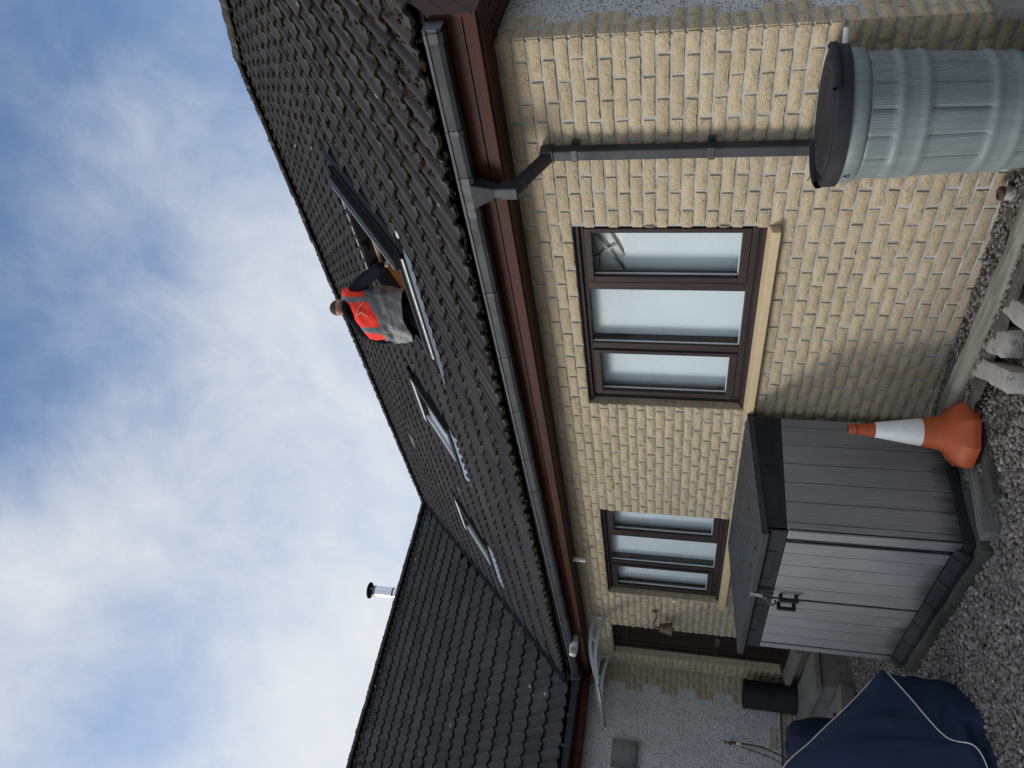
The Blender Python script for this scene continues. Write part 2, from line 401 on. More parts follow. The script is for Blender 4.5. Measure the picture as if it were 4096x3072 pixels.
MT = dict(
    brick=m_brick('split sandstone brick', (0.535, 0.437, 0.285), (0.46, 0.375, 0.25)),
    brick_wing=m_brick('split sandstone brick shaded copy', (0.42, 0.345, 0.24), (0.31, 0.255, 0.18)),  # darker copy, the wing's shade put into the stone colour
    mortar=simple('mortar', (0.37, 0.36, 0.335), 0.9, 0.3, 5.0, 0.6, 70.0),
    harl=m_harl(), tile=m_tile(),
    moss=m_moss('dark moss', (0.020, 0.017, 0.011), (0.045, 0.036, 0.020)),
    moss_brown=m_moss('dry brown moss', (0.026, 0.016, 0.010), (0.055, 0.038, 0.025)),
    ridge=simple('ridge tile concrete', (0.055, 0.050, 0.044), 0.85, 0.5, 9.0, 0.8, 45.0, dist=0.012),
    wood_x=m_wood('red brown stained board', (0.022, 0.0065, 0.0042), (0.082, 0.0255, 0.016), 0, 0.5, streak=0.7),
    wood_y=m_wood('red brown stained board across', (0.024, 0.0065, 0.0042), (0.085, 0.024, 0.015), 1, 0.5, streak=0.4),
    gutter=simple('weathered black plastic', (0.036, 0.040, 0.044), 0.55, 0.4, 5.0, 0.1, 30, stretch=(0.5, 1, 1), spec=0.25),
    gutter_dark=simple('black plastic', (0.028, 0.030, 0.034), 0.45, 0.3, 8.0, 0.1),
    lip=simple('bleached plastic lip', (0.085, 0.088, 0.09), 0.6, 0.25, 9.0, 0.1),
    frame=m_wood('dark brown window frame', (0.026, 0.019, 0.018), (0.052, 0.039, 0.037), 2, 0.42, 1.5),
    door=m_wood('dark brown door timber', (0.020, 0.012, 0.011), (0.042, 0.026, 0.024), 2, 0.5, 1.2),
    glass=m_glass(), clear=m_clear(),
    blind=simple('pale blind fabric', (0.80, 0.84, 0.865), 0.9, 0.05, 2.0, 0.1, 300),
    room=simple('dim room plaster', (0.20, 0.19, 0.18), 0.9, 0.1),
    seal=simple('pale glazing seal', (0.55, 0.58, 0.58), 0.5, 0.1),
    sill=m_stone('cut sandstone sill', (0.52, 0.40, 0.24), (0.58, 0.46, 0.29), (0.45, 0.33, 0.19), 14.0, 90.0),
    plank=m_plank(),
    shed_dark=simple('charcoal resin', (0.022, 0.024, 0.028), 0.6, 0.2, 7.0, 0.2, 120, spec=0.2),
    shed_lid=simple('charcoal lid resin', (0.035, 0.038, 0.045), 0.6, 0.2, 6.0, 0.2, 120, spec=0.25),
    black=simple('matt black plastic', (0.010, 0.010, 0.011), 0.5, 0.2),
    steel=simple('polished steel', (0.10, 0.10, 0.10), 0.40, 0.15, 8.0, 0.05, 60, metal=1.0),
    zinc=simple('galvanised steel', (0.45, 0.47, 0.48), 0.35, 0.2, 12.0, 0.1, 60, metal=1.0),
    flue=simple('stainless flue', (0.66, 0.68, 0.68), 0.30, 0.15, 2.0, 0.08, 20, stretch=(1, 1, 5), metal=1.0),
    orange=simple('faded orange rubber', (0.42, 0.085, 0.028), 0.6, 0.14, 5.0, 0.15, 40, dist=0.006),
    white_band=simple('scuffed white sleeve', (0.72, 0.73, 0.74), 0.5, 0.08, 9.0, 0.05),
    butt=m_butt(),
    lid=simple('charcoal butt lid', (0.024, 0.024, 0.029), 0.7, 0.25, 5.0, 0.25, 90, spec=0.15),
    white=simple('white plastic', (0.72, 0.71, 0.66), 0.45, 0.06),
    cream=simple('cream plastic', (0.60, 0.55, 0.40), 0.5, 0.1),
    canopy=simple('grey canopy plastic', (0.42, 0.48, 0.50), 0.4, 0.06),
    alu=simple('dull aluminium bar', (0.30, 0.27, 0.23), 0.4, 0.3, 9.0, 0.1, metal=0.5),
    bronze=simple('brown bronze', (0.105, 0.075, 0.055), 0.5, 0.35, 14.0, 0.4, 60, metal=0.3),
    iron=simple('rusty iron', (0.075, 0.045, 0.030), 0.8, 0.4, 20.0, 0.5),
    vent_metal=simple('tarnished steel plate', (0.17, 0.16, 0.15), 0.45, 0.35, 5.0, 0.2, 40, metal=0.6),
    concrete=m_stone('old concrete', (0.17, 0.165, 0.15), (0.25, 0.24, 0.215), (0.10, 0.10, 0.085), 4.0, 80.0),
    concrete_dark=m_stone('mossy dark concrete', (0.055, 0.055, 0.048), (0.10, 0.10, 0.085), (0.035, 0.042, 0.030), 5.0, 60.0),
    grey_timber=m_wood('weathered grey timber', (0.085, 0.085, 0.080), (0.20, 0.20, 0.19), 1, 0.85),
    log=m_wood('weathered round pole', (0.085, 0.085, 0.066), (0.29, 0.29, 0.245), 0, 0.85),
    stone_pale=m_stone('pale dressed stone', (0.30, 0.285, 0.26), (0.42, 0.40, 0.375), (0.12, 0.11, 0.10), 6.0, 45.0),
    pebble=m_pebble(),
    soil=m_stone('dark wet soil', (0.055, 0.050, 0.045), (0.11, 0.10, 0.092), (0.03, 0.027, 0.025), 9.0, 50.0),
    ground=m_stone('trodden gravel ground', (0.10, 0.092, 0.086), (0.17, 0.158, 0.147), (0.05, 0.046, 0.043), 6.0, 40.0),
    navy=m_fabric('navy cover cloth', (0.011, 0.0245, 0.058), (0.0145, 0.031, 0.070), 0.75),
    navy_dark=m_fabric('dark navy cover cloth', (0.007, 0.014, 0.038), (0.010, 0.020, 0.050), 0.75),
    piping=simple('white piping', (0.62, 0.62, 0.58), 0.6, 0.1),
    leaf=simple('dry leaf', (0.26, 0.185, 0.11), 0.8, 0.35, 40.0, 0.3),
    leaf_dark=simple('wet brown leaf', (0.060, 0.030, 0.018), 0.7, 0.4, 40.0, 0.3),
    vis=m_fabric('red orange vest cloth', (0.82, 0.040, 0.022), (0.90, 0.050, 0.028), 0.75),
    reflect=m_fabric('grey reflective tape', (0.115, 0.118, 0.122), (0.15, 0.155, 0.16), 0.5, 0.4),
    vest_grey=m_fabric('silver grey vest cloth', (0.21, 0.215, 0.205), (0.30, 0.305, 0.295), 0.6, 0.35),
    hoodie=m_fabric('navy black hoodie', (0.0045, 0.0055, 0.011), (0.007, 0.008, 0.014), 0.95, 0.08),
    skin=simple('skin', (0.42, 0.235, 0.175), 0.55, 0.1, 20.0, 0.1),
    hair=simple('short brown hair', (0.050, 0.036, 0.026), 0.8, 0.35, 60.0, 0.8, 200, dist=0.01),
    flash=simple('slate blue flashing rubber', (0.0065, 0.008, 0.0115), 0.85, 0.2, 8.0, 0.2, 30, spec=0.06),
    lead=simple('grey lead apron', (0.19, 0.215, 0.25), 0.42, 0.2, 6.0, 0.2, 40),
    lead_blue=simple('pale lead apron', (0.23, 0.28, 0.35), 0.5, 0.2, 8.0, 0.2, 40),
    clad=simple('grey window cladding', (0.016, 0.017, 0.017), 0.6, 0.2, 6.0, 0.05, spec=0.15),
    bright_clad=simple('pale pads and sky-sheen cladding', (0.50, 0.51, 0.50), 0.4, 0.1),  # pale tone holds the top cover's sky reflection; also plain pads
    pine=m_wood('orange pine board', (0.36, 0.150, 0.042), (0.52, 0.25, 0.085), 0, 0.45, 0.6),
    batten=m_wood('pale timber batten', (0.38, 0.27, 0.15), (0.50, 0.37, 0.22), 0, 0.6),
    stove_black=simple('soot black', (0.004, 0.004, 0.004), 0.7, 0.2),
    jarglass=simple('dusty jar glass', (0.30, 0.29, 0.26), 0.15, 0.15, 9.0, 0.05, spec=0.8),
)

# ------------------------------------------------------------------ builders
WM = {}                                            # world matrix of every parent
def link(o, parent=None):
    COL.objects.link(o)
    if parent is not None:
        o.parent = parent
        o.matrix_parent_inverse = WM.get(parent.name, Matrix.Identity(4)).inverted()
    return o

def tag(o, label=None, cat=None, group=None, kind=None):
    if label: o['label'] = label
    if cat: o['category'] = cat
    if group: o['group'] = group
    if kind: o['kind'] = kind
    return o

def thing(name, loc, label, cat, group=None):
    o = bpy.data.objects.new(name, None)
    o.empty_display_size = 0.1
    COL.objects.link(o)
    o.location = loc
    WM[o.name] = Matrix.Translation(Vector(loc))
    return tag(o, label, cat, group)

class MB:
    def __init__(s): s.v, s.f, s.mi = [], [], []
    def face(s, idx, mi=0): s.f.append(tuple(idx)); s.mi.append(mi)
    def hexa(s, p, mi=0):
        b = len(s.v); s.v += [tuple(x) for x in p]
        for q in ((0, 3, 2, 1), (4, 5, 6, 7), (0, 1, 5, 4), (1, 2, 6, 5), (2, 3, 7, 6), (3, 0, 4, 7)):
            s.face([b+i for i in q], mi)
        return s
    def box(s, x0, x1, y0, y1, z0, z1, mi=0):
        return s.hexa([(x0, y0, z0), (x1, y0, z0), (x1, y1, z0), (x0, y1, z0), (x0, y0, z1), (x1, y0, z1), (x1, y1, z1), (x0, y1, z1)], mi)
    def fbox(s, fn, a0, a1, b0, b1, c0, c1, mi=0):
        P = [(a0, b0, c0), (a1, b0, c0), (a1, b1, c0), (a0, b1, c0), (a0, b0, c1), (a1, b0, c1), (a1, b1, c1), (a0, b1, c1)]
        return s.hexa([tuple(fn(*q)) for q in P], mi)
    def bar(s, p, q, w, h, upv=(0, 0, 1), mi=0):
        p, q = Vector(p), Vector(q); d = (q-p).normalized()
        a = d.cross(Vector(upv)).normalized(); b = a.cross(d).normalized()
        P = [p-a*w/2-b*h/2, p+a*w/2-b*h/2, p+a*w/2+b*h/2, p-a*w/2+b*h/2]
        return s.hexa([tuple(x) for x in P] + [tuple(x+(q-p)) for x in P], mi)
    def tube(s, pts, r, n=8, mi=0, caps=True):
        pts = [Vector(p) for p in pts]
        rs = r if isinstance(r, (list, tuple)) else [r]*len(pts)
        b0 = len(s.v); ref = None
        for i, p in enumerate(pts):
            d = (pts[min(i+1, len(pts)-1)] - pts[max(i-1, 0)]).normalized()
            if ref is None:
                ref = d.cross(Vector((0, 0, 1)))
                if ref.length < 0.1: ref = d.cross(Vector((1, 0, 0)))
            a = (ref - d*ref.dot(d)).normalized(); ref = a; c = d.cross(a)
            for k in range(n):
                t = 2*math.pi*k/n
                s.v.append(tuple(p + rs[i]*(math.cos(t)*a + math.sin(t)*c)))
        for i in range(len(pts)-1):
            for k in range(n):
                s.face([b0+i*n+k, b0+i*n+(k+1) % n, b0+(i+1)*n+(k+1) % n, b0+(i+1)*n+k], mi)
        if caps:
            s.face([b0+k for k in range(n)][::-1], mi)
            s.face([b0+(len(pts)-1)*n+k for k in range(n)], mi)
        return s
    def lathe(s, prof, n=32, c=(0, 0, 0), mi=0, fn=None, closed=True, axis='z'):
        b0 = len(s.v)
        for i, (r, z) in enumerate(prof):
            for k in range(n):
                t = 2*math.pi*k/n
                rr = fn(r, z, t) if fn else r
                q = (rr*math.cos(t), rr*math.sin(t), z)
                if axis == 'y': q = (q[0], -q[2], q[1])
                s.v.append((c[0]+q[0], c[1]+q[1], c[2]+q[2]))
        for i in range(len(prof)-1):
            for k in range(n):
                s.face([b0+i*n+k, b0+i*n+(k+1) % n, b0+(i+1)*n+(k+1) % n, b0+(i+1)*n+k], mi[i] if isinstance(mi, list) else mi)
        if closed:
            s.face([b0+k for k in range(n)][::-1], mi[0] if isinstance(mi, list) else mi)
            s.face([b0+(len(prof)-1)*n+k for k in range(n)], mi[-1] if isinstance(mi, list) else mi)
        return s
    def prism(s, poly, fn, t0, t1, mi=0):
        """poly: 2D outline; fn(a, b, t) -> point"""
        b0, n = len(s.v), len(poly)
        for t in (t0, t1):
            s.v += [tuple(fn(a, b, t)) for a, b in poly]
        s.face([b0+i for i in range(n)][::-1], mi); s.face([b0+n+i for i in range(n)], mi)
        for i in range(n):
            j = (i+1) % n
            s.face([b0+i, b0+j, b0+n+j, b0+n+i], mi)
        return s
    def grid(s, P, mi=0, close_u=False):
        b0, nu, nv = len(s.v), len(P), len(P[0])
        for row in P: s.v += [tuple(q) for q in row]
        for i in range(nu if close_u else nu-1):
            for j in range(nv-1):
                i2 = (i+1) % nu
                s.face([b0+i*nv+j, b0+i2*nv+j, b0+i2*nv+j+1, b0+i*nv+j+1], mi(i, j) if callable(mi) else mi)
        return s
    def mesh(s, name, mats, smooth=False, fix=True):
        me = bpy.data.meshes.new(name)
        me.from_pydata(s.v, [], s.f)
        if not isinstance(mats, (list, tuple)): mats = [mats]
        for q in mats: me.materials.append(MT[q] if isinstance(q, str) else q)
        me.polygons.foreach_set('material_index', s.mi)
        if fix:
            bm = bmesh.new(); bm.from_mesh(me)
            bmesh.ops.recalc_face_normals(bm, faces=bm.faces)
            bm.to_mesh(me); bm.free()
        if smooth: me.polygons.foreach_set('use_smooth', [True]*len(me.polygons))
        me.update()
        return me
    def build(s, name, mats, parent=None, smooth=False, bevel=0.0, fix=True, auto=None):
        o = bpy.data.objects.new(name, s.mesh(name, mats, smooth, fix))
        link(o, parent)
        if bevel:
            md = o.modifiers.new('bevel', 'BEVEL'); md.width = bevel; md.segments = 2; md.limit_method = 'ANGLE'
            md.angle_limit = math.radians(40)
        if auto is not None:
            o.data.set_sharp_from_angle(angle=math.radians(auto)) if smooth else None
        return o

def place(me, name, mat4, parent):
    o = bpy.data.objects.new(name, me)
    link(o, parent)
    o.matrix_basis = mat4
    return o

def merged(parts, name, mats, parent, tones=None, smooth=False, fmat=None):
    """many pieces (verts Nx3, faces) joined into one mesh, a 'tone' number per piece"""
    vs_, fs, tn, off = [], [], [], 0
    for i, (v, f) in enumerate(parts):
        vs_.append(v); fs += [tuple(a+off for a in q) for q in f]; off += len(v)
        tn.append(np.full(len(v), random.random() if tones is None else tones[i]))
    me = bpy.data.meshes.new(name)
    me.from_pydata(np.concatenate(vs_).tolist(), [], fs)
    for q in ([mats] if isinstance(mats, str) else mats): me.materials.append(MT[q])
    if fmat is not None: me.polygons.foreach_set('material_index', fmat*len(parts))
    at = me.attributes.new('tone', 'FLOAT', 'POINT')
    at.data.foreach_set('value', np.concatenate(tn).astype(np.float32))
    if smooth: me.polygons.foreach_set('use_smooth', [True]*len(me.polygons))
    o = bpy.data.objects.new(name, me)
    link(o, parent)
    return tag(o, kind='stuff')

def fbm(x, y, z=0.0, o=4):
    return mnoise.fractal(Vector((x, y, z)), 1.0, 2.0, o)

# ------------------------------------------------------------------ ground
def gz(x, y):
    t = max(-1.15, min(0.0, y))
    return -0.355 + 0.118*t - 0.02*max(0, min(1, (-x-3)/3))

mb = MB()
xs = [-60, -30, -16] + list(np.linspace(-9.5, 2.5, 49)) + [6, 15, 40]
ys = [-40, -20, -10] + list(np.linspace(-5.0, 0.05, 27)) + [12, 40]
mb.grid([[(x, y, (gz(x, y) if -9.6 < x < 2.6 and y > -5.1 else -0.50) + 0.012*fbm(x*3, y*3)) for y in ys] for x in xs])
tag(mb.build('ground', 'ground', smooth=True), kind='structure')
mb = MB()
mb.grid([[(x, y, -0.56) for y in (-900, -41, 41, 900)] for x in (-900, -61, 41, 900)])
tag(mb.build('far_ground', 'ground'), kind='structure')

# ------------------------------------------------------------------ house
house = thing('house', (-4.2, 0.0, -0.45), 'sandstone-brick bungalow with dark mossy tiled roof, red-brown eaves and white roughcast wing', 'house')
C0, LB, JT = 0.075, 0.2447, 0.0155
Z0 = 2.4295                        # top joint line of the wall courses
WH = Z0 - 3*C0                     # head of the windows and the door
W1 = (-2.9975, -1.2308, 1.000, WH); W2 = (-6.403, -4.637, 0.985, WH); DR = (-8.155, -7.285, 0.10, WH)
SOF = 2.521                        # soffit height
FAR = -8.52                        # plane of the wing wall

def wallgrid(name, x0, x1, z0, z1, holes, y0, y1, mat, parent):
    xs_ = sorted({x0, x1, *[h[0] for h in holes], *[h[1] for h in holes]})
    zs_ = sorted({z0, z1, *[h[2] for h in holes], *[h[3] for h in holes]})
    b = MB()
    for i in range(len(xs_)-1):
        for j in range(len(zs_)-1):
            cx, cz = (xs_[i]+xs_[i+1])/2, (zs_[j]+zs_[j+1])/2
            if any(h[0] < cx < h[1] and h[2] < cz < h[3] for h in holes): continue
            b.box(xs_[i], xs_[i+1], y0, y1, zs_[j], zs_[j+1])
    return b.build(name, mat, parent)

holes = [(h[0]-0.006, h[1]+0.006, h[2]-0.06, h[3]+0.004) for h in (W1, W2, DR)]
front_wall = wallgrid('front_wall', FAR, -0.02, -0.75, 2.60, holes, 0.005, 0.11, 'mortar', house)

# brick meshes: rough split face bulging out towards -y, origin at the middle of the face
def brick_variant(seed, l=LB-JT, h=C0-JT, dep=0.095):
    r = random.Random(seed)
    nx, nz = 8, 4
    ox, oz = r.uniform(0, 50), r.uniform(0, 50)
    V, F = [], []
    for j in range(nz):
        for i in range(nx):
            u, w = i/(nx-1), j/(nz-1)
            x, z = (u-0.5)*l, (w-0.5)*h
            ex = min(u, 1-u)*2; ez = min(w, 1-w)*2
            bulge = 0.008*min(1, ex*2.6)**0.6*min(1, ez*1.5)**0.7
            n = 0.006*fbm(x*16+ox, z*26+oz, seed)
            edge = i in (0, nx-1) or j in (0, nz-1)
            if edge:
                y = -0.001 - abs(0.004*fbm(x*20+ox, z*20, seed+3))
                x += r.uniform(-0.003, 0.003); z += r.uniform(-0.0025, 0.0025)
            else: y = -0.002 - bulge - n
            V.append((x, y, z))
    id_ = lambda i, j: j*nx+i
    for j in range(nz-1):
        for i in range(nx-1): F.append((id_(i, j), id_(i+1, j), id_(i+1, j+1), id_(i, j+1)))
    b = len(V)
    V += [(-l/2, dep, -h/2), (l/2, dep, -h/2), (l/2, dep, h/2), (-l/2, dep, h/2)]
    F.append((*[id_(i, 0) for i in range(nx)][::-1], b, b+1)); F.append((*[id_(i, nz-1) for i in range(nx)], b+2, b+3))
    F.append((*[id_(0, j) for j in range(nz)], b+3, b)); F.append((*[id_(nx-1, j) for j in range(nz)][::-1], b+1, b+2))
    return np.array(V), F

BV = [brick_variant(100+k) for k in range(14)]
def bmeshes(mat):
    out = []
    for k, (v, f) in enumerate(BV):
        me = bpy.data.meshes.new('brick'); me.from_pydata(v.tolist(), [], f); me.materials.append(MT[mat])
        me.polygons.foreach_set('use_smooth', [True]*len(me.polygons)); me.set_sharp_from_angle(angle=math.radians(42)); out.append(me)
    return out
BM, BMW = bmeshes('brick'), bmeshes('brick_wing')

bricks = []                        # (matrix, variant, wall)
def add_brick(o, ax, l, wall, nrm):
    """o: centre of the face, ax: unit along, l: length"""
    X = Vector(ax); Y = -Vector(nrm); Z = Vector((0, 0, 1))
    sc = l/(LB-JT); fl = random.choice((1, -1))
    m4 = Matrix.Identity(4)
    yj = random.uniform(-0.003, 0.003)
    for i in range(3):
        m4[i][0], m4[i][1], m4[i][2] = X[i]*sc, Y[i], Z[i]*(1 if fl > 0 else 1)
        m4[i][3] = o[i] + Y[i]*yj
    bricks.append((m4, random.randrange(len(BV)), wall))

for k in range(-1, 37):
    zt = Z0 - k*C0; zc = zt - C0/2
    if zc < -0.5: break
    off = -0.1167 if k % 2 == 0 else -0.235
    cuts = [0.0]
    x = off
    while x > FAR+0.01:
        cuts.append(x + random.uniform(-0.007, 0.007)); x -= LB
    cuts.append(FAR)
    for a, b in zip(cuts[:-1], cuts[1:]):
        segs = [(b, a)]
        for h in (W1, W2, DR):
            if h[2]-0.03 < zc < h[3]:
                ns = []
                for s0, s1 in segs:
                    if s1 <= h[0] or s0 >= h[1]: ns.append((s0, s1)); continue
                    if s0 < h[0]: ns.append((s0, h[0]+JT/2))
                    if s1 > h[1]: ns.append((h[1]-JT/2, s1))
                segs = ns
        for s0, s1 in segs:
            if s1-s0 > 0.03: add_brick(((s0+s1)/2, 0.0, zc), (1, 0, 0), s1-s0-JT-0.006 + (JT/2 if s1 > -0.001 else 0), 'front', (0, -1, 0))

# gable wall: quoins of the same stone toothed into roughcast
gable_wall = MB().box(-0.06, -0.008, 0.10, 10.6, -0.75, SOF+0.02).build('gable_wall', 'harl', house)
gq = MB()
for k in range(-1, 37):
    zt = Z0 - k*C0; zc = zt - C0/2
    if zc < -0.5: break
    long_ = ((k+1)//3) % 2 == 0
    L = 0.252 if long_ else 0.164
    gq.box(-0.05, 0.001, 0.013, L+0.002, zt-C0, zt)
    if k % 2 == 0: segs = [(0.0, L)]
    else: segs = [(0.0, 0.105), (0.105, L)]
    if k % 2 == 0 and long_: segs = [(0.0, 0.155), (0.155, L)]
    for a, b in segs: add_brick((0.0, (a+b)/2, zc), (0, 1, 0), b-a-JT+(JT/2 if a == 0 else 0), 'front', (1, 0, 0))
gq.build('quoin_mortar', 'mortar', gable_wall)

# wing wall
wing_wall = MB().box(FAR-0.12, FAR-0.004, -9.6, -0.20, 0.118, SOF+0.02).box(-16.0, FAR-0.13, -9.6, -9.48, -0.6, SOF).build('wing_wall', 'harl', house)
wq = MB()
wq.box(FAR-0.1, FAR-0.03, -9.6, -0.1, -0.7, 0.12)
for k in range(-1, 37):
    zt = Z0 - k*C0; zc = zt - C0/2
    if zc < -0.5: break
    base = zt < 0.14
    L = 2.5 if base else (0.248 if ((k+1)//3) % 2 == 1 else 0.347)
    ox = -0.02 if base else 0.0
    wq.box(FAR-0.1, FAR+0.001+ox, -L, 0.013, zt-C0, zt)
    y = -0.12 if k % 2 == 0 else -0.235
    cuts = [0.0]
    while y > -L+0.05: cuts.append(y); y -= LB
    cuts.append(-L)
    for a, b in zip(cuts[:-1], cuts[1:]):
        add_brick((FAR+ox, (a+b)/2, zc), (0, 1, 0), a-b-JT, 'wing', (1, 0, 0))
wq.build('quoin_mortar', 'mortar', wing_wall)
# drip edge under the harling
MB().box(FAR-0.06, FAR+0.008, -9.6, -0.36, 0.112, 0.124).build('drip_bead', 'iron', wing_wall)

def rank(items, pos, normal=None, area=1.0):
    out = []
    for i, it in enumerate(items):
        q = pos(it); pr = project(q)
        if pr is None or not (-0.02 < pr[0] < 1.02 and -0.02 < pr[1] < 1.02): out.append((-1.0, i)); continue
        d = CAM - Vector(q); c = 1.0
        n = normal(it) if normal else None
        if n is not None: c = max(0.0, n.dot(d.normalized()))
        out.append((c*it[0].to_scale()[0]/d.length_squared, i))
    return [i for s_, i in sorted(out, reverse=True) if s_ > 0]

def screen_hidden(q):
    """behind the water butt or the shed"""
    d = Vector(q) - CAM
    for t in np.linspace(0.5, 0.99, 40):
        p_ = CAM + d*float(t)
        if -4.9 < p_.x < -3.0 and -1.05 < p_.y < -0.08 and p_.z < 0.9: return True
        if (p_.x+0.29)**2 + (p_.y+0.36)**2 < 0.27**2 and p_.z < 0.8: return True
    return False

order = rank(bricks, lambda it: it[0].translation, lambda it: -Vector((it[0][0][1], it[0][1][1], it[0][2][1])))
order = [i for i in order if not screen_hidden(bricks[i][0].translation)][:300]
top = set(order)
rest = []
for i, (m4, va, wall) in enumerate(bricks):
    if i in top:
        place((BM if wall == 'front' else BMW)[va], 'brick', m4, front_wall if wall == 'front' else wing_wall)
    else: rest.append((i, m4, va, wall))
def xform(m4, v):
    M_ = np.array(m4); return v @ M_[:3, :3].T + M_[:3, 3]
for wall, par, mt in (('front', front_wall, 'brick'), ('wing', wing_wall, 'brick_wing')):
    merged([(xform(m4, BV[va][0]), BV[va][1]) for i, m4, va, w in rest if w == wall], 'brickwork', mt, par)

# plain back of the house, closing the shape
MB().box(-22.0, -0.06, 10.5, 10.6, -0.75, SOF).box(-22.1, -22.0, -9.6, 10.6, -0.75, SOF).build('rear_wall', 'harl', house)

# ------------------------------------------------------------------ windows
def near_blinds(root, x0, x1, yo, zt):
    MB().box(x0+0.03, -1.80, yo+0.102, yo+0.106, 1.03, zt-0.03).build('blind', 'blind', root)
    MB().box(-1.80, x1-0.03, yo+0.102, yo+0.106, 1.03, 1.900).build('blind', 'blind', root)
    # above the shortened blind: added panel, bars and string imitating a reflection
    MB().hexa([(-1.80, yo+0.107, 1.86), (x1-0.03, yo+0.107, 1.86), (x1-0.03, yo+0.112, 1.86), (-1.80, yo+0.112, 1.86),
               (-1.80, yo+0.150, zt-0.03), (x1-0.03, yo+0.150, zt-0.03), (x1-0.03, yo+0.155, zt-0.03), (-1.80, yo+0.155, zt-0.03)]).build('reflection_panel', 'white', root)
    for p_, q_ in (((-1.72, 1.90), (-1.42, 2.09)), ((-1.60, 1.90), (-1.30, 2.04)), ((-1.50, 1.94), (-1.62, 2.10))):
        MB().bar((p_[0], yo+0.098, p_[1]), (q_[0], yo+0.115, q_[1]), 0.012, 0.010, (0, 1, 0)).build('reflection_bar', 'vent_metal', root)
    MB().tube([(-1.73+0.06*i, yo+0.105, 2.085-0.018*math.sin(i*1.1)) for i in range(8)], 0.003, 5).build('reflection_string', 'black', root)
def window(name, dx, wz, near_view):
    w = MB()
    x0, x1 = W1[0]+dx, W1[1]+dx
    zb, zt = 1.023+wz, WH
    yo = 0.071
    # outer frame: head, jambs, mullions, bottom rail and timber cill
    w.box(x0, x1, yo, yo+0.10, zt-0.058, zt)
    w.box(x0, x0+0.045, yo, yo+0.10, 1.092+wz, zt-0.058); w.box(x1-0.045, x1, yo, yo+0.10, 1.092+wz, zt-0.058)
    for xm in (-1.79, -2.395): w.box(xm+dx-0.034, xm+dx+0.034, yo, yo+0.10, 1.092+wz, zt-0.058)
    w.box(x0, x1, yo-0.004, yo+0.10, 1.050+wz, 1.092+wz)
    root = w.build(name, 'frame', house, bevel=0.004)
    MB().hexa([(x0, yo-0.052, 1.012+wz), (x1, yo-0.052, 1.012+wz), (x1, yo+0.08, 1.012+wz), (x0, yo+0.08, 1.012+wz),
               (x0, yo-0.052, 1.028+wz), (x1, yo-0.052, 1.028+wz), (x1, yo-0.006, 1.050+wz), (x0, yo-0.006, 1.050+wz)]).build('timber_cill', 'frame', root, bevel=0.003)
    # drip head board in the dark recess
    MB().box(x0, x1, yo-0.03, yo-0.002, zt-0.03, zt-0.004).build('drip_head', 'frame', root, bevel=0.002)
    panes = ((-1.742, -1.285, True), (-2.361, -1.824, False), (-2.945, -2.429, True))
    for a, b, sash in panes:
        a += dx; b += dx; z0_, z1_ = 1.095+wz, zt-0.060
        if sash:
            s_ = MB(); q = 0.048; y_ = yo-0.014
            s_.box(a, b, y_, yo+0.06, z1_-q, z1_); s_.box(a, b, y_, yo+0.06, z0_, z0_+q+0.008)
            s_.box(a, a+q, y_, yo+0.06, z0_+q+0.008, z1_-q); s_.box(b-q+0.012, b, y_, yo+0.06, z0_+q+0.008, z1_-q)
            so = s_.build('sash', 'frame', root, bevel=0.004)
            ga, gb, g0, g1 = a+q, b-q+0.012, z0_+q+0.008, z1_-q
        else:
            so = root; ga, gb, g0, g1 = a, b, z0_, z1_
        MB().box(ga, gb, yo+0.028, yo+0.032, g0, g1).build('pane', 'glass', root)
        MB().box(ga, ga+0.007, yo+0.016, yo+0.027, g0, g1).box(ga+0.007, gb, yo+0.016, yo+0.027, g0, g0+0.006).build('glazing_bead', 'seal', root)
    MB().box(x0+0.03, x1-0.03, yo+0.102, yo+0.106, 1.03+wz, zt-0.03).build('blind', 'blind', root) if not near_view else near_blinds(root, x0, x1, yo, zt)
    MB().box(-1.735+dx, -1.70+dx, yo+0.036, yo+0.06, 1.52, 1.66).build('window_handle', 'white', root, bevel=0.004)
    r = MB()   # dim room behind
    r.box(x0-0.3, x1+0.3, 1.6, 1.62, 0.3, 2.4); r.box(x0-0.3, x1+0.3, 0.2, 1.6, 0.3, 0.32); r.box(x0-0.3, x1+0.3, 0.2, 1.6, 2.4, 2.42)
    r.box(x0-0.32, x0-0.3, 0.2, 1.6, 0.3, 2.4); r.box(x1+0.3, x1+0.32, 0.2, 1.6, 0.3, 2.4)
    r.build('room_lining', 'room', root)
    return root

win1 = window('window', 0.0, 0.0, True)
win2 = window('window', -3.406, -0.016, False)

def sill(dx, wz, xl, xr):
    s_ = MB()
    n = 14
    for i in range(n):
        a, b = xl+(xr-xl)*i/n, xl+(xr-xl)*(i+1)/n
    P = [(-0.066, 0.940+wz), (0.010, 0.940+wz), (0.115, 0.940+wz), (0.115, 1.020+wz), (0.02, 1.012+wz), (-0.066, 0.990+wz)]
    s_.prism(P, lambda y, z, t: (t, y, z), xl, xr)
    return s_.build('window_sill', 'sill', house, bevel=0.005)
sill(0.0, 0.0, W1[0]-0.06, W1[1]+0.012); sill(0, -0.018, W2[0]-0.06, W2[1]+0.012)

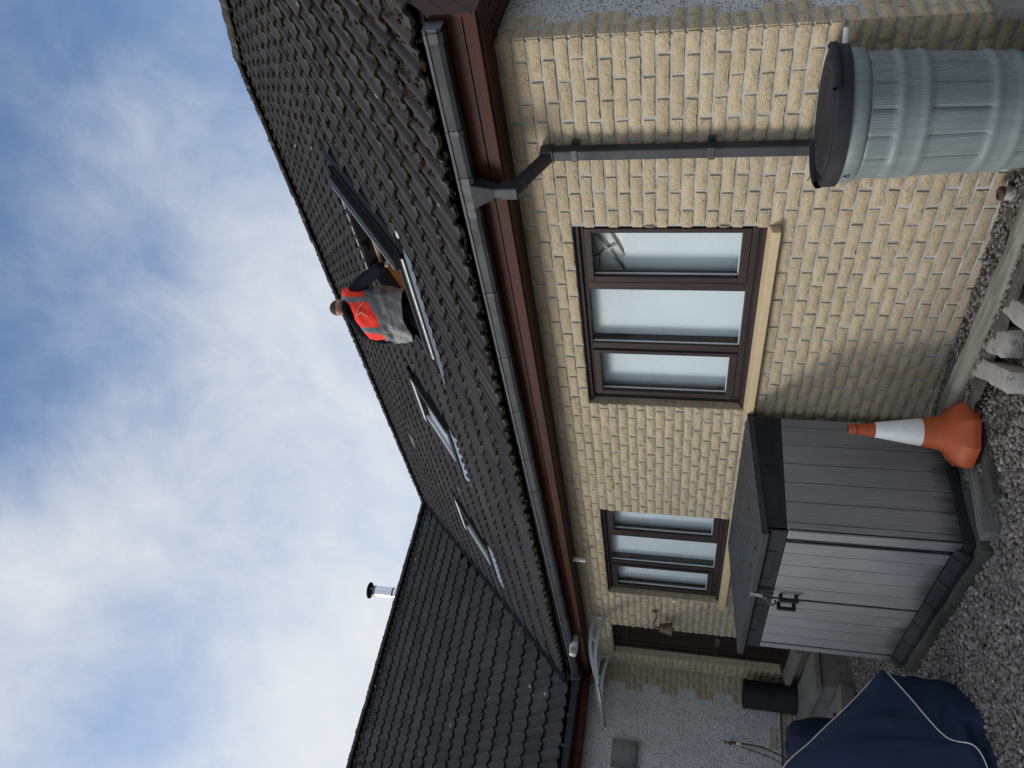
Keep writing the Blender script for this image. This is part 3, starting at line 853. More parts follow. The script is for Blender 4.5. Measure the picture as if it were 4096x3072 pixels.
# ------------------------------------------------------------------ door
d = MB()
yo = 0.085
d.box(DR[0], DR[0]+0.06, yo, yo+0.09, 0.13, WH); d.box(DR[1]-0.06, DR[1], yo, yo+0.09, 0.13, WH); d.box(DR[0]+0.06, DR[1]-0.06, yo, yo+0.09, WH-0.07, WH)
door = d.build('door', 'door', house, bevel=0.004)
lf = MB()
xa, xb = DR[0]+0.062, DR[1]-0.062
lf.box(xa, xb, yo+0.035, yo+0.07, 0.15, WH-0.072)
for z0_, z1_ in ((0.15, 0.32), (0.86, 1.00), (WH-0.20, WH-0.072)): lf.box(xa, xb, yo+0.012, yo+0.034, z0_, z1_)
lf.box(xa, xa+0.10, yo+0.014, yo+0.034, 0.32, WH-0.2); lf.box(xb-0.10, xb, yo+0.014, yo+0.034, 0.32, WH-0.2)
leaf_o = lf.build('door_leaf', 'door', door, bevel=0.004)
nb = 5
for z0_, z1_ in ((0.322, 0.858), (1.002, WH-0.202)):
    for i in range(nb):
        a = xa+0.104+(xb-xa-0.208)*i/nb; b = xa+0.104+(xb-xa-0.208)*(i+1)/nb
        MB().box(a+0.004, b-0.004, yo+0.022, yo+0.034, z0_, z1_).build('panel_board', 'door', door, bevel=0.003)
MB().box(xa+0.25, xb-0.25, yo+0.004, yo+0.011, 0.90, 0.955).build('letterbox', 'bronze', door, bevel=0.003)
MB().tube([(xa+0.07, yo+0.012, 0.93), (xa+0.07, yo-0.03, 0.93), (xa+0.16, yo-0.035, 0.93)], 0.009, 8).build('door_handle', 'bronze', door, smooth=True)
MB().hexa([(DR[0], yo-0.11, 0.118), (DR[1], yo-0.11, 0.118), (DR[1], yo+0.10, 0.125), (DR[0], yo+0.10, 0.125),
           (DR[0], yo-0.11, 0.135), (DR[1], yo-0.11, 0.135), (DR[1], yo+0.03, 0.155), (DR[0], yo+0.03, 0.155)]).build('timber_threshold', 'door', door, bevel=0.003)
MB().prism([(-0.16, 0.025), (0.12, 0.025), (0.12, 0.115), (0.0, 0.115), (-0.16, 0.09)], lambda y, z, t: (t, y, z), DR[0]-0.04, DR[1]+0.10).build('door_step', 'concrete', house, bevel=0.006)

# ------------------------------------------------------------------ roof geometry
TAN = 0.8212
CO = 1/math.sqrt(1+TAN*TAN); SI = TAN*CO
EY, EZ = -0.29, 2.756+TAN*0.07
RY = 5.27
SR = (RY-EY)/CO                                          # slope length to the ridge
def RP(x, s, h=0.0):                                     # main slope
    return Vector((x, EY+s*CO-h*SI, EZ+s*SI+h*CO))
def xv(y): return -8.62-0.95*y                           # valley in plan
TW = 0.8644
CW = 1/math.sqrt(1+TW*TW); SW = TW*CW
WEX = -8.26
WEZ = 3.052+TW*(-8.62-WEX)
WRX = xv(RY)
SWR = (WEX-WRX)/CW
def WP(y, s, h=0.0):                                     # wing slope, facing +x
    return Vector((WEX-s*CW+h*SW, y, WEZ+s*SW+h*CW))

HX = (-2.42, 0.30)                                       # half hip: from the ridge down to the verge
hs = SR; hs1 = (3.25-EY)/CO
def hip_s(x): return SR if x < HX[0] else SR+(hs1-SR)*(x-HX[0])/(HX[1]-HX[0])

SKY1 = (-3.50, -2.28, 1.62, 3.26)                        # x0, x1, s0, s1 of the three roof windows
SKY2 = (-5.95, -5.14, 2.03, 3.02)
SKY3 = (-8.70, -7.88, 2.03, 2.96)

rs = MB()                                                # boarding under the tiles
def rpoly(pts, h=-0.035): 
    b = len(rs.v); rs.v += [tuple(RP(x, s, h)) for x, s in pts]; rs.face(range(b, b+len(pts)))
x0, x1, s0, s1 = SKY1
rpoly([(0.29, -0.02), (0.29, hs1), (HX[0], SR), (x1, SR), (x1, -0.02)][:3] + [(x1, hip_s(x1)), (x1, -0.02)] if False else [(0.29, -0.02), (0.29, hs1), (x1, hip_s(x1)), (x1, -0.02)])
rpoly([(x1, -0.02), (x1, s0), (x0, s0), (x0, -0.02)])
rpoly([(x1, s1), (x1, hip_s(x1)), (HX[0], SR), (x0, SR), (x0, s1)])
rpoly([(x0, -0.02), (x0, SR), (xv(RY), SR), (xv(EY), -0.02)])
main_roof = rs.build('main_roof', 'clad', house, fix=False)
ws = MB()
wy = lambda s: (-8.62-(WEX-s*CW))/0.95
b_ = [tuple(WP(-9.9, 0, -0.035)), tuple(WP(wy(0), 0, -0.035)), tuple(WP(wy(SWR), SWR, -0.035)), tuple(WP(-9.9, SWR, -0.035))]
ws.v += b_; ws.face((0, 1, 2, 3))
# far slopes and hip end, never seen from the front but closing the roof
def far(pts): 
    b = len(ws.v); ws.v += [tuple(q) for q in pts]; ws.face(range(b, b+len(pts)))
zr = EZ+SR*SI
far([(HX[0], RY, zr), (0.3, 3.25, EZ+hs1*SI), (0.3, 2*RY-3.25, EZ+hs1*SI)])
far([(HX[0], RY, zr), (0.3, 2*RY-3.25, EZ+hs1*SI), (0.3, 10.9, 2.7), (-22, 10.9, 2.7), (-22, RY, zr)])
far([(WRX, -9.9, zr), (WRX, RY, zr), (-19.6, RY, 2.7), (-19.6, -9.9, 2.7)])
far([(0.0, 0.0, SOF), (0.0, 2*RY, SOF), (0.0, 2*RY-3.25, EZ+hs1*SI-0.1), (0.0, 3.25, EZ+hs1*SI-0.1)])
far([(-8.4, -9.6, SOF), (-19.4, -9.6, SOF), (WRX, -9.6, zr-0.1)])
wing_roof = ws.build('wing_roof', 'clad', house, fix=False)

# one tile: two rolls across .316, nose at y=0 lifted over the tile below
TWD, GAU = 0.316, 0.408
def tprof(x):
    r = 0.0
    for c, wd, hh in ((0.075, 0.046, 0.034), (0.236, 0.042, 0.032)):
        t = (x-c)/wd
        if abs(t) < 1: r = max(r, hh*(0.5+0.5*math.cos(math.pi*t))**0.75)
    if abs(x-0.274) < 0.004: r -= 0.008
    return r
def tile_variant(seed, gau=GAU):
    r = random.Random(seed)
    xs_ = [0.0, 0.012, 0.029, 0.045, 0.060, 0.075, 0.090, 0.105, 0.121, 0.145, 0.175, 0.194, 0.207, 0.221, 0.236, 0.251, 0.266, 0.272, 0.277, 0.295, 0.314]
    n = len(xs_); V, F = [], []
    ln = gau+0.05
    for j, (y, lift) in enumerate(((0.0, 0.034), (0.012, 0.036), (ln, 0.002))):
        for x in xs_: V.append((x, y+(r.uniform(-0.002, 0.002) if j < 2 else 0), tprof(x)*(0.98 if j else 0.92)+lift))
    for x in xs_: V.append((x, 0.004, tprof(x)*0.9+0.010))
    for j in range(2):
        for i in range(n-1): F.append((j*n+i, j*n+i+1, (j+1)*n+i+1, (j+1)*n+i))
    for i in range(n-1): F.append((3*n+i, 3*n+i+1, i+1, i))
    F.append((0, n, 2*n, 3*n)); F.append((n-1, 4*n-1, 3*n-1, 2*n-1))
    return np.array(V), F
TV = [tile_variant(k) for k in range(5)]
TV2 = [tile_variant(k+20, 0.43) for k in range(5)]
def tmeshes(tv):
    out = []
    for v, f in tv:
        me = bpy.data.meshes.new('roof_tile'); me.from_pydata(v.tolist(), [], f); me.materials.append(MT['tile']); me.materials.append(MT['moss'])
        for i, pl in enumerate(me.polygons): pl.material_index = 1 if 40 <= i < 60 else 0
        me.polygons.foreach_set('use_smooth', [True]*len(me.polygons)); me.set_sharp_from_angle(angle=math.radians(50)); out.append(me)
    return out
TM, TM2 = tmeshes(TV), tmeshes(TV2)
tiles = []                         # matrix, variant, roof index
def in_rect(x, s, R, mx=0.0, ms=0.0): return R[0]-mx < x < R[1]+mx and R[2]-ms < s < R[3]+ms
def frame4(o, X, Y, Z):
    m4 = Matrix.Identity(4)
    for i in range(3): m4[i][0], m4[i][1], m4[i][2], m4[i][3] = X[i], Y[i], Z[i], o[i]
    return m4
jit = lambda a: random.uniform(-a, a)
MU, MN = Vector((0, CO, SI)), Vector((0, -SI, CO))
for row in range(19):
    s = row*GAU
    if s > SR-0.02: break
    for cidx in range(46):
        xl = 0.40-(cidx+1)*TWD
        xc = xl+TWD/2; sc = s+GAU/2
        if sc > hip_s(xc)+0.1: continue
        y = EY+sc*CO
        if xc < xv(y)+0.05: continue
        if any(in_rect(xc, sc, R, 0.10, 0.06) for R in (SKY1, SKY2, SKY3)): continue
        rot = Matrix.Rotation(jit(0.008), 4, 'Z') @ Matrix.Rotation(jit(0.006), 4, 'Y')
        tiles.append((frame4(RP(xl+jit(0.003), s+jit(0.006), jit(0.002)), Vector((1, 0, 0)), MU, MN) @ rot, random.randrange(5), 0))
WU, WN = Vector((-CW, 0, SW)), Vector((SW, 0, CW))
for row in range(18):
    s = row*0.43
    if s > SWR-0.02: break
    for cidx in range(30):
        yl = -2.9+cidx*TWD
        yc = yl+TWD/2; sc = s+0.215
        if yc > wy(sc)+0.06: continue
        rot = Matrix.Rotation(jit(0.012), 4, 'Z') @ Matrix.Rotation(jit(0.008), 4, 'Y')
        tiles.append((frame4(WP(yl+jit(0.004), s+jit(0.010), jit(0.003)), Vector((0, 1, 0)), WU, WN) @ rot, random.randrange(5), 1))
tcen = lambda it: it[0] @ Vector((TWD/2, 0.2, 0.03))
order = rank(tiles, tcen, lambda it: Vector((it[0][0][2], it[0][1][2], it[0][2][2])))[:300]
top = set(order)
restt = {0: [], 1: []}
for i, (m4, va, rf) in enumerate(tiles):
    if i in top: place((TM, TM2)[rf][va], 'roof_tile', m4, (main_roof, wing_roof)[rf])
    else: restt[rf].append((xform(m4, (TV, TV2)[rf][va][0]), (TV, TV2)[rf][va][1]))
for rf in (0, 1):
    if restt[rf]: merged(restt[rf], 'tiling', ('tile', 'moss'), (main_roof, wing_roof)[rf], smooth=False, fmat=[0]*40+[1]*20+[0]*2)

# valley trough, ridge and hip tiles
vm = MB()
vp = [(xv(y), y, 2.756+TAN*(y+0.36)) for y in np.linspace(EY-0.05, RY-0.1, 12)]
for (a, b) in zip(vp[:-1], vp[1:]):
    a, b = Vector(a), Vector(b)
    for sgn, N_ in ((1, Vector((0.12, 0, 0))), (-1, Vector((0, -0.12, 0)))):
        pass
    vm.hexa([a+Vector((0.10, 0.0, 0.03)), a+Vector((0.0, -0.10, 0.03)), a+Vector((0, -0.10, 0.05)), a+Vector((0.10, 0, 0.05)),
             b+Vector((0.10, 0.0, 0.03)), b+Vector((0.0, -0.10, 0.03)), b+Vector((0, -0.10, 0.05)), b+Vector((0.10, 0, 0.05))])
vm.build('valley_lining', 'flash', main_roof)
def cap_run(p, q, r, parent, name='ridge_tile', ln=0.45):
    p, q = Vector(p), Vector(q); d_ = (q-p); n = max(1, round(d_.length/ln)); d_.normalize()
    a = d_.cross(Vector((0, 0, 1))).normalized(); u = a.cross(d_)
    for i in range(n):
        p0 = p+(q-p)*(i/n); p1 = p+(q-p)*((i+1)/n)
        if not (seen(p0, 0.1) or seen(p1, 0.1)): continue
        b = MB(); rows = []
        for e, (pp, rr) in enumerate(((p0-d_*0.02, r+0.012), (p0+d_*0.05, r+0.012), (p0+d_*0.055, r), (p1, r))):
            rows.append([pp + rr*(a*math.cos(t)*1.25 + u*(math.sin(t)*0.8-0.25)) for t in np.linspace(-0.12, math.pi+0.12, 11)])
        b.grid(rows)
        o = b.build(name, 'ridge', parent, smooth=True)
        o.location += Vector((jit(0.006), jit(0.006), jit(0.008)))
        md = o.modifiers.new('thickness', 'SOLIDIFY'); md.thickness = 0.014; md.offset = -1
cap_run((xv(RY)+0.05, RY, zr+0.035), (HX[0], RY, zr+0.035), 0.13, main_roof)
cap_run((HX[0], RY, zr+0.035), (0.30, 3.25, EZ+hs1*SI+0.035), 0.14, main_roof, 'hip_tile')
cap_run((WRX, -9.9, zr+0.04), (WRX, RY, zr+0.04), 0.13, wing_roof)

# moss: lumps on the noses and in the pans
ICO = bmesh.new(); bmesh.ops.create_icosphere(ICO, subdivisions=1, radius=1.0)
icv = np.array([v.co[:] for v in ICO.verts]); icf = [tuple(v.index for v in f.verts) for f in ICO.faces]; ICO.free()
ICO = bmesh.new(); bmesh.ops.create_icosphere(ICO, subdivisions=2, radius=1.0)
ic2v = np.array([v.co[:] for v in ICO.verts]); ic2f = [tuple(v.index for v in f.verts) for f in ICO.faces]; ICO.free()
def lump(o, X, Y, Z, a, b, c, rough=0.35, base=None):
    v0 = icv if base is None else base
    v = v0*(1+rng.uniform(-rough, rough, (len(v0), 1)))
    M_ = np.array([X[:], Y[:], Z[:]])
    return (v*np.array([a, b, c])) @ M_ + np.array(o[:])
moss, mossb = [], []
for m4, va, rf in tiles:
    q = m4.translation
    if not seen(q, 0.03): continue
    dist = (q-CAM).length
    X, Y, Z = (m4.to_3x3() @ Vector(k) for k in ((1, 0, 0), (0, 1, 0), (0, 0, 1)))
    dens = (2.2 if rf == 0 else 1.1)*(0.5+1.2*max(0, 0.5+fbm(q.x*0.9, q.y*0.9, 3)))
    for _ in range(int(dens+random.random())):
        x = random.choice((random.uniform(0.11, 0.20), random.uniform(0.11, 0.2), random.uniform(0.27, 0.33)))
        o = m4 @ Vector((x, random.uniform(-0.02, 0.012), random.uniform(0.012, 0.034)))
        moss.append((lump(o, X, Y, Z, random.uniform(0.015, 0.042), random.uniform(0.007, 0.016), random.uniform(0.007, 0.018)), icf))
    if random.random() < 0.6:                                   # thin crust on the roll nose
        o = m4 @ Vector((random.choice((0.075, 0.236)), -0.004, 0.052))
        moss.append((lump(o, X, Y, Z, 0.04, 0.006, 0.014), icf))
    x_, s_ = q.x, (q.y-EY)/CO
    if rf == 0 and x_ > -1.2 and s_ < 1.9:                      # shaggy brown moss at the eaves corner
        for _ in range(int(30*max(0, 1-s_/1.5)*max(0, min(1, (x_+1.2)/0.9)))):
            o = m4 @ Vector((random.choice((random.uniform(-0.02, 0.05), random.uniform(0.1, 0.21))), random.uniform(-0.02, 0.4), 0.03+0.01*random.random()))
            mossb.append((lump(o, X, Y, Z, random.uniform(0.006, 0.018), random.uniform(0.012, 0.04), random.uniform(0.005, 0.012), 0.6), icf))
    if (rf == 0 and s_ > SR-0.55 and fbm(q.x*1.3, 5.0) > -0.25) or (rf == 1 and (WEX-q.x)/CW > SWR-0.75):
        for _ in range(9 if rf == 0 else 7):
            o = m4 @ Vector((random.uniform(0.0, 0.31), random.uniform(0.0, 0.4), 0.035+0.01*random.random()))
            (mossb if random.random() < 0.45 else moss).append((lump(o, X, Y, Z, random.uniform(0.01, 0.04), random.uniform(0.012, 0.04), random.uniform(0.006, 0.016), 0.5), icf))
for i in range(520):                                            # moss along the eaves over the gutter
    x = random.uniform(-7.9, 0.28)
    if fbm(x*2.0, 9.0) < -0.2: continue
    (moss if random.random() < 0.9 else mossb).append((lump(RP(x, random.uniform(-0.012, 0.03), random.uniform(0.0, 0.03)), Vector((1, 0, 0)), MU, MN, random.uniform(0.006, 0.022), random.uniform(0.005, 0.014), random.uniform(0.004, 0.011), 0.6), icf))
def ridge_moss(p, q, n, dr=0.10):
    p, q = Vector(p), Vector(q)
    for i in range(n):
        o = p+(q-p)*random.random()
        if not seen(o, 0.03): continue
        t = random.uniform(0.1, math.pi-0.1)
        a = (q-p).normalized().cross(Vector((0, 0, 1)))
        o = o + a*0.15*math.cos(t) + Vector((0, 0, 0.105*math.sin(t)-0.03))
        (moss if random.random() < 0.5 else mossb).append((lump(o, Vector((1, 0, 0)), Vector((0, 1, 0)), Vector((0, 0, 1)), *(random.uniform(0.010, 0.032) for _ in range(3)), 0.5), icf))
ridge_moss((xv(RY), RY, zr+0.02), (HX[0], RY, zr+0.02), 1100)
ridge_moss((HX[0], RY, zr+0.02), (-1.5, 4.6, EZ+(SR-0.85)*SI), 60)
ridge_moss((WRX, -2.0, zr+0.02), (WRX, RY, zr+0.02), 800)
merged(moss, 'moss', 'moss', main_roof)
merged(mossb, 'moss', 'moss_brown', main_roof)
# pale ventilator slip high on the roof
MB().fbox(RP, -8.98, -8.66, 5.08, 5.20, 0.05, 0.075).build('roof_vent', 'vent_metal', main_roof, bevel=0.008)

# ------------------------------------------------------------------ eaves: fascia, soffit, bargeboard, gutter, downpipe
FY = -0.256
fascia = MB().box(-8.30, 0.268, FY, FY+0.022, 2.524, 2.592).build('fascia', 'wood_x', house, bevel=0.003)
MB().box(-8.30, 0.268, FY, FY+0.022, 2.596, 2.70).build('fascia_board', 'wood_x', fascia, bevel=0.003)
soff = MB().box(-8.4, 0.0, FY+0.024, 0.02, 2.530, 2.545).build('soffit', 'black', house)
for i in range(3):
    y0_ = FY+0.026+i*0.077
    MB().box(-8.31, 0.262, y0_, y0_+0.071, 2.519, 2.529).build('soffit_board', 'wood_x', soff, bevel=0.003)
# gable end: boards parallel to the verge above a level soffit
rz = lambda y: EZ+(y-EY)*TAN
barge = MB().box(0.0, 0.262, 0.0, 5.0, 2.530, 2.545).build('gable_soffit', 'black', house)
for i in range(3):
    MB().box(0.010+i*0.086, 0.088+i*0.086, 0.004, 5.0, 2.519, 2.529).build('soffit_board', 'wood_y', barge, bevel=0.003)
verge = MB().box(0.230, 0.250, -0.22, 3.2, 2.524, 2.56).build('bargeboard', 'wood_y', house)
for i in range(14):
    t0, t1 = 0.06+i*0.118, 0.06+i*0.118+0.114
    pts = []
    for yy in (-0.27, 3.2):
        pts.append((yy, rz(yy)-t0)); 
    lo = [(yy, rz(yy)-t1) for yy in (3.2, -0.27)]
    ring = pts+lo                                           # clip below the soffit line and left of the corner
    out = []
    for (a, b) in zip(ring, ring[1:]+ring[:1]):
        ia, ib = a[1] > 2.522, b[1] > 2.522
        if ia: out.append(a)
        if ia != ib:
            t = (2.522-a[1])/(b[1]-a[1]); out.append((a[0]+(b[0]-a[0])*t, 2.522))
    if len(out) >= 3:
        MB().prism(out, lambda y, z, t: (t, y, z), 0.252, 0.270).build('board', 'wood_y', verge)

def gline(x): return 2.768 - 0.0062*(0.2-x)*1.0              # the gutter falls slightly to the far end
gut = MB()
gprof = [(-0.270, 0.0), (-0.370, 0.0), (-0.382, -0.006), (-0.380, -0.018), (-0.372, -0.022), (-0.368, -0.066), (-0.355, -0.088), (-0.285, -0.088), (-0.270, -0.066)]
def gsec(x, k=1.0): return [Vector((x, -0.325+(y+0.325)*k, gline(x)+z*k)) for y, z in gprof]
xs_ = [0.235, -0.32, -0.61, -1.48, -2.10, -2.71, -3.34, -3.87, -4.55, -5.19, -5.83, -6.46, -7.05, -7.71, -8.14]
def gpiece(a, b, k, name, mat, parent):
    g = MB()
    r = [gsec(a, k), gsec(b, k)]
    ring = [[*row] for row in r]
    g.v += [tuple(v) for row in ring for v in row]; n = len(gprof)
    for i in range(n): g.face((i, (i+1) % n, n+(i+1) % n, n+i), 1 if (i in (1, 2) and len(mat) > 1) else 0)
    g.face(range(n)); g.face(range(n, 2*n))
    return g.build(name, list(mat), parent)
gutter = gpiece(xs_[0], xs_[0]+0.012, 1.06, 'gutter', ('gutter_dark',), house)
for a, b in zip(xs_[:-1], xs_[1:]): gpiece(a-0.001, b+0.001, 1.0, 'gutter_length', ('gutter', 'lip'), gutter)
for x, w_ in ((0.20, 0.05), (-0.315, 0.03), (-0.62, 0.05), (-0.845, 0.055), (-1.48, 0.03), (-2.10, 0.03), (-2.71, 0.03), (-3.34, 0.03), (-3.85, 0.10), (-4.55, 0.028), (-5.19, 0.028), (-5.83, 0.028), (-6.46, 0.028), (-7.05, 0.028), (-7.71, 0.028)):
    gpiece(x+w_/2, x-w_/2, 1.07, 'gutter_bracket', ('gutter_dark', 'lip'), gutter)
gpiece(-0.63, -0.83, 1.05, 'gutter_outlet', ('gutter_dark', 'lip'), gutter)
# wing fascia, soffit and gutter
wf = MB().box(-8.32, -8.30, -9.8, FY, 2.510, 2.585).build('wing_fascia', 'wood_y', house, bevel=0.003)
MB().box(-8.32, -8.30, -9.8, FY, 2.589, 2.70).build('fascia_board', 'wood_y', wf, bevel=0.003)
for i in range(3): MB().box(FAR+0.002+i*0.067, FAR+0.063+i*0.067, -9.8, -0.002, 2.517, 2.527).build('soffit_board', 'wood_y', wf)
wg = MB()
n = len(gprof); P = []
for y in (-0.40, -9.8):
    P.append([Vector((-8.30+0.012-(yy+0.27), y, 2.700-0.050*max(-2.5, y+0.4)+z*0.95)) for yy, z in gprof])
wg.v += [tuple(v) for row in P for v in row]
for i in range(n): wg.face((i, (i+1) % n, n+(i+1) % n, n+i), 1 if i in (1, 2) else 0)
wg.face(range(n)); wg.face(range(n, 2*n))
wgo = wg.build('wing_gutter', ['gutter', 'gutter'], house)
for y in (-0.52, -0.86, -1.22):
    MB().box(-8.292, -8.172, y-0.016, y+0.016, 2.60-0.05*(y+0.4), 2.704-0.05*(y+0.4)).build('gutter_bracket', 'gutter_dark', wgo, bevel=0.004)
MB().box(-8.30, -8.13, -0.43, -0.265, 2.60, 2.735).build('gutter_corner', 'gutter_dark', wgo, bevel=0.012)

# downpipe with swan neck
dp = MB()
def sq(p, q, w=0.065, up_=(1, 0, 0)): dp.bar(p, q, w, w, up_)
sq((-0.650, -0.058, 2.285), (-0.650, -0.058, 0.80))
dpo = dp.build('downpipe', 'gutter', house, bevel=0.008)
dp = MB(); sq((-0.715, -0.318, 2.58), (-0.715, -0.318, 2.445)); dp.build('pipe_length', 'gutter', dpo, bevel=0.008)
dp = MB(); sq((-0.716, -0.322, 2.476), (-0.700, -0.250, 2.405), 0.063); dp.build('pipe_elbow', 'gutter', dpo, bevel=0.010)
dp = MB(); dp.bar((-0.715, -0.318, 2.530), (-0.715, -0.318, 2.430), 0.078, 0.078, (1, 0, 0)); dp.build('pipe_collar', 'gutter', dpo, bevel=0.008)
dp = MB(); sq((-0.708, -0.285, 2.442), (-0.655, -0.075, 2.285), 0.06, (1, 0, 0)); dp.build('swan_neck', 'gutter_dark', dpo, bevel=0.008)
dp = MB(); dp.bar((-0.652, -0.062, 2.335), (-0.650, -0.058, 2.255), 0.078, 0.078, (1, 0, 0)); dp.build('pipe_collar', 'gutter_dark', dpo, bevel=0.008)
MB().hexa([(-0.80, -0.375, 2.69), (-0.64, -0.375, 2.69), (-0.64, -0.27, 2.69), (-0.80, -0.27, 2.69), (-0.75, -0.353, 2.57), (-0.68, -0.353, 2.57), (-0.68, -0.283, 2.57), (-0.75, -0.283, 2.57)][4:] +
          [(-0.80, -0.375, 2.69), (-0.64, -0.375, 2.69), (-0.64, -0.27, 2.69), (-0.80, -0.27, 2.69)]).build('outlet_funnel', 'gutter', dpo, bevel=0.004)
for z in (2.135, 1.375):
    MB().box(-0.688, -0.612, -0.096, -0.02, z-0.019, z+0.019).box(-0.611, -0.588, -0.030, -0.012, z-0.019, z+0.019).build('pipe_clip', 'gutter_dark', dpo, bevel=0.003)
MB().tube([(-0.69, -0.09, 0.80), (-0.76, -0.085, 0.815), (-0.86, -0.06, 0.845)], 0.003, 5).build('cable_tie', 'black', dpo)

# ------------------------------------------------------------------ roof windows
def rbox(R, a0, a1, s0_, s1_, h0, h1, name, mat, parent, bevel=0.004):
    return MB().fbox(RP, a0, a1, s0_, s1_, h0, h1).build(name, mat, parent, bevel=bevel)
def rwindow(R, seed):
    x0, x1, s0_, s1_ = R
    b = MB()
    h = 0.085
    b.fbox(RP, x0, x0+0.07, s0_, s1_, -0.05, h); b.fbox(RP, x1-0.09, x1, s0_, s1_, -0.05, h+0.01)
    b.fbox(RP, x0+0.07, x1-0.07, s1_-0.07, s1_, -0.05, h); b.fbox(RP, x0+0.07, x1-0.07, s0_, s0_+0.06, -0.05, h-0.01)
    w = b.build('roof_window', 'clad', main_roof.parent, bevel=0.004)
    rbox(R, x0+0.075, x1-0.075, s0_+0.065, s1_-0.075, 0.050, 0.056, 'pane', 'glass', w, 0)
    rbox(R, x0+0.07, x1-0.07, s0_+0.06, s1_-0.07, -0.30, -0.29, 'blind', 'blind', w, 0)
    # sash rails, top cover painted pale for sky reflection, bottom cladding
    rbox(R, x1-0.12, x1-0.091, s0_+0.06, s1_-0.07, 0.045, 0.075, 'sash_rail', 'clad', w)
    rbox(R, x0+0.07, x0+0.115, s0_+0.06, s1_-0.07, 0.045, 0.075, 'sash_rail', 'seal', w)
    rbox(R, x0-0.02, x1-0.04, s1_-0.06, s1_+0.03, h+0.002, h+0.012, 'top_cover', 'bright_clad', w)
    rbox(R, x1-0.02, x1+0.03, s1_+0.03, s1_+0.12, 0.03, 0.070, 'head_flashing', 'flash', w, 0.008)
    rbox(R, x0-0.01, x1+0.008, s0_-0.09, s0_, 0.0, 0.085, 'bottom_cladding', 'clad', w, 0.006)
    for k in (0.018, 0.042):
        rbox(R, x0, x1, s0_-0.099, s0_-0.091, k, k+0.010, 'drip_rib', 'vent_metal', w, 0.002)
    rbox(R, x1+0.002, x1+0.075, s0_-0.04, s1_+0.05, 0.012, 0.030, 'side_flashing', 'flash', w, 0.004)
    # lead apron dressed over the tiles, its edge cut ragged
    rr = random.Random(seed); n = 44; rows = []
    for j in range(5):
        row = []
        for i in range(n+1):
            x = x1+0.09-(x1-x0+0.22)*i/n
            e = s0_-0.225-0.03*rr.random()-0.02*math.sin(i*0.9)
            s_ = s0_-0.085+(e-(s0_-0.085))*j/4
            ph = ((0.40-x) % TWD)
            row.append(RP(x, s_, (0.055+tprof(TWD-ph)*0.8*(j/4)+0.004)*(1-0.15*j/4)))
        rows.append(row)
    ap = MB().grid(rows).build('lead_apron', 'lead_blue', w, smooth=True)
    md = ap.modifiers.new('thickness', 'SOLIDIFY'); md.thickness = 0.004
    return w
rwindow(SKY2, 1); rwindow(SKY3, 2)

# the window being replaced: an open frame with the sash taken out
x0, x1, s0, s1 = SKY1
b = MB()
b.fbox(RP, x0, x0+0.06, s0, s1, -0.08, 0.085); b.fbox(RP, x1-0.11, x1, s0, s1, -0.08, 0.135)
b.fbox(RP, x0+0.06, x1-0.055, s1-0.06, s1, -0.05, 0.080); b.fbox(RP, x0+0.06, x1-0.055, s0, s0+0.06, -0.08, 0.070)
fr1 = b.build('roof_window', 'clad', house, bevel=0.004)
fr1['label'] = 'open roof window frame with its sash taken out'
MB().fbox(RP, x1-0.110, x1-0.095, s0+0.02, s1-0.05, 0.136, 0.145).build('frame_trim', 'lead_blue', fr1)
rbox(0, x1+0.004, x1+0.085, s0-0.02, s1+0.02, 0.0, 0.078, 'side_cladding', 'flash', fr1, 0.012)
rbox(0, x1+0.086, x1+0.24, s0-0.10, s1+0.30, 0.012, 0.060, 'side_flashing', 'flash', fr1, 0.006)
rbox(0, x1-0.10, x1+0.055, s1+0.02, s1+0.09, 0.03, 0.098, 'corner_block', 'flash', fr1, 0.008)
rbox(0, x1-0.02, x1+0.15, s1+0.12, s1+0.34, 0.03, 0.055, 'head_flashing', 'flash', fr1, 0.010)
rbox(0, x0+0.02, x1-0.02, s1-0.055, s1-0.015, 0.081, 0.088, 'hinge_plate', 'clad', fr1)
for i in range(7):
    a = x1-0.16-i*0.165
    rbox(0, a-0.10, a, s1+0.004, s1+0.020, 0.062, 0.092, 'foam_pad', 'bright_clad', fr1)
for a in (x1-0.34, x1-0.86):
    rbox(0, a-0.13, a, s1-0.085, s1-0.062, 0.02, 0.078, 'hinge', 'black', fr1)
# bottom cladding: rolled steel drip, then a pleated apron with a toothed edge
pts = [RP(x, s0-0.035, 0.048) for x in (x1+0.03, x0-0.02)]
MB().tube(pts, 0.036, 14).build('steel_drip', 'steel', fr1, smooth=True, auto=40)
rbox(0, x0-0.01, x1+0.01, s0+0.002, s0+0.055, 0.070, 0.100, 'bottom_rail', 'shed_dark', fr1, 0.006)
rows = []; n = 300
for j in range(6):
    row = []
    for i in range(n+1):
        x = x1+0.16-(x1-x0+0.56)*i/n
        t = j/5
        s_ = s0-0.060-(0.235+(0.012 if (i % 4 < 2) else 0.0)*(t > 0.9))*t*(0.35+0.65*min(1, (x-x0+0.40)/0.5) if x < x0+0.1 else 1)
        ph = ((0.40-x) % TWD)
        row.append(RP(x, s_, (0.040+0.022*t)+tprof(TWD-ph)*0.30*t + (0.0035 if i % 2 else 0.0)))
    rows.append(row)
ap = MB().grid(rows).build('apron', 'lead', fr1)
md = ap.modifiers.new('thickness', 'SOLIDIFY'); md.thickness = 0.003
# timber showing where tiles were cut back beside the frame
rbox(0, x1+0.17, x1+0.215, s0-0.02, s0+0.34, 0.0, 0.026, 'cut_batten', 'batten', fr1)
rbox(0, x1+0.15, x1+0.30, s0-0.075, s0-0.02, 0.03, 0.05, 'torn_underlay', 'seal', fr1, 0.008)
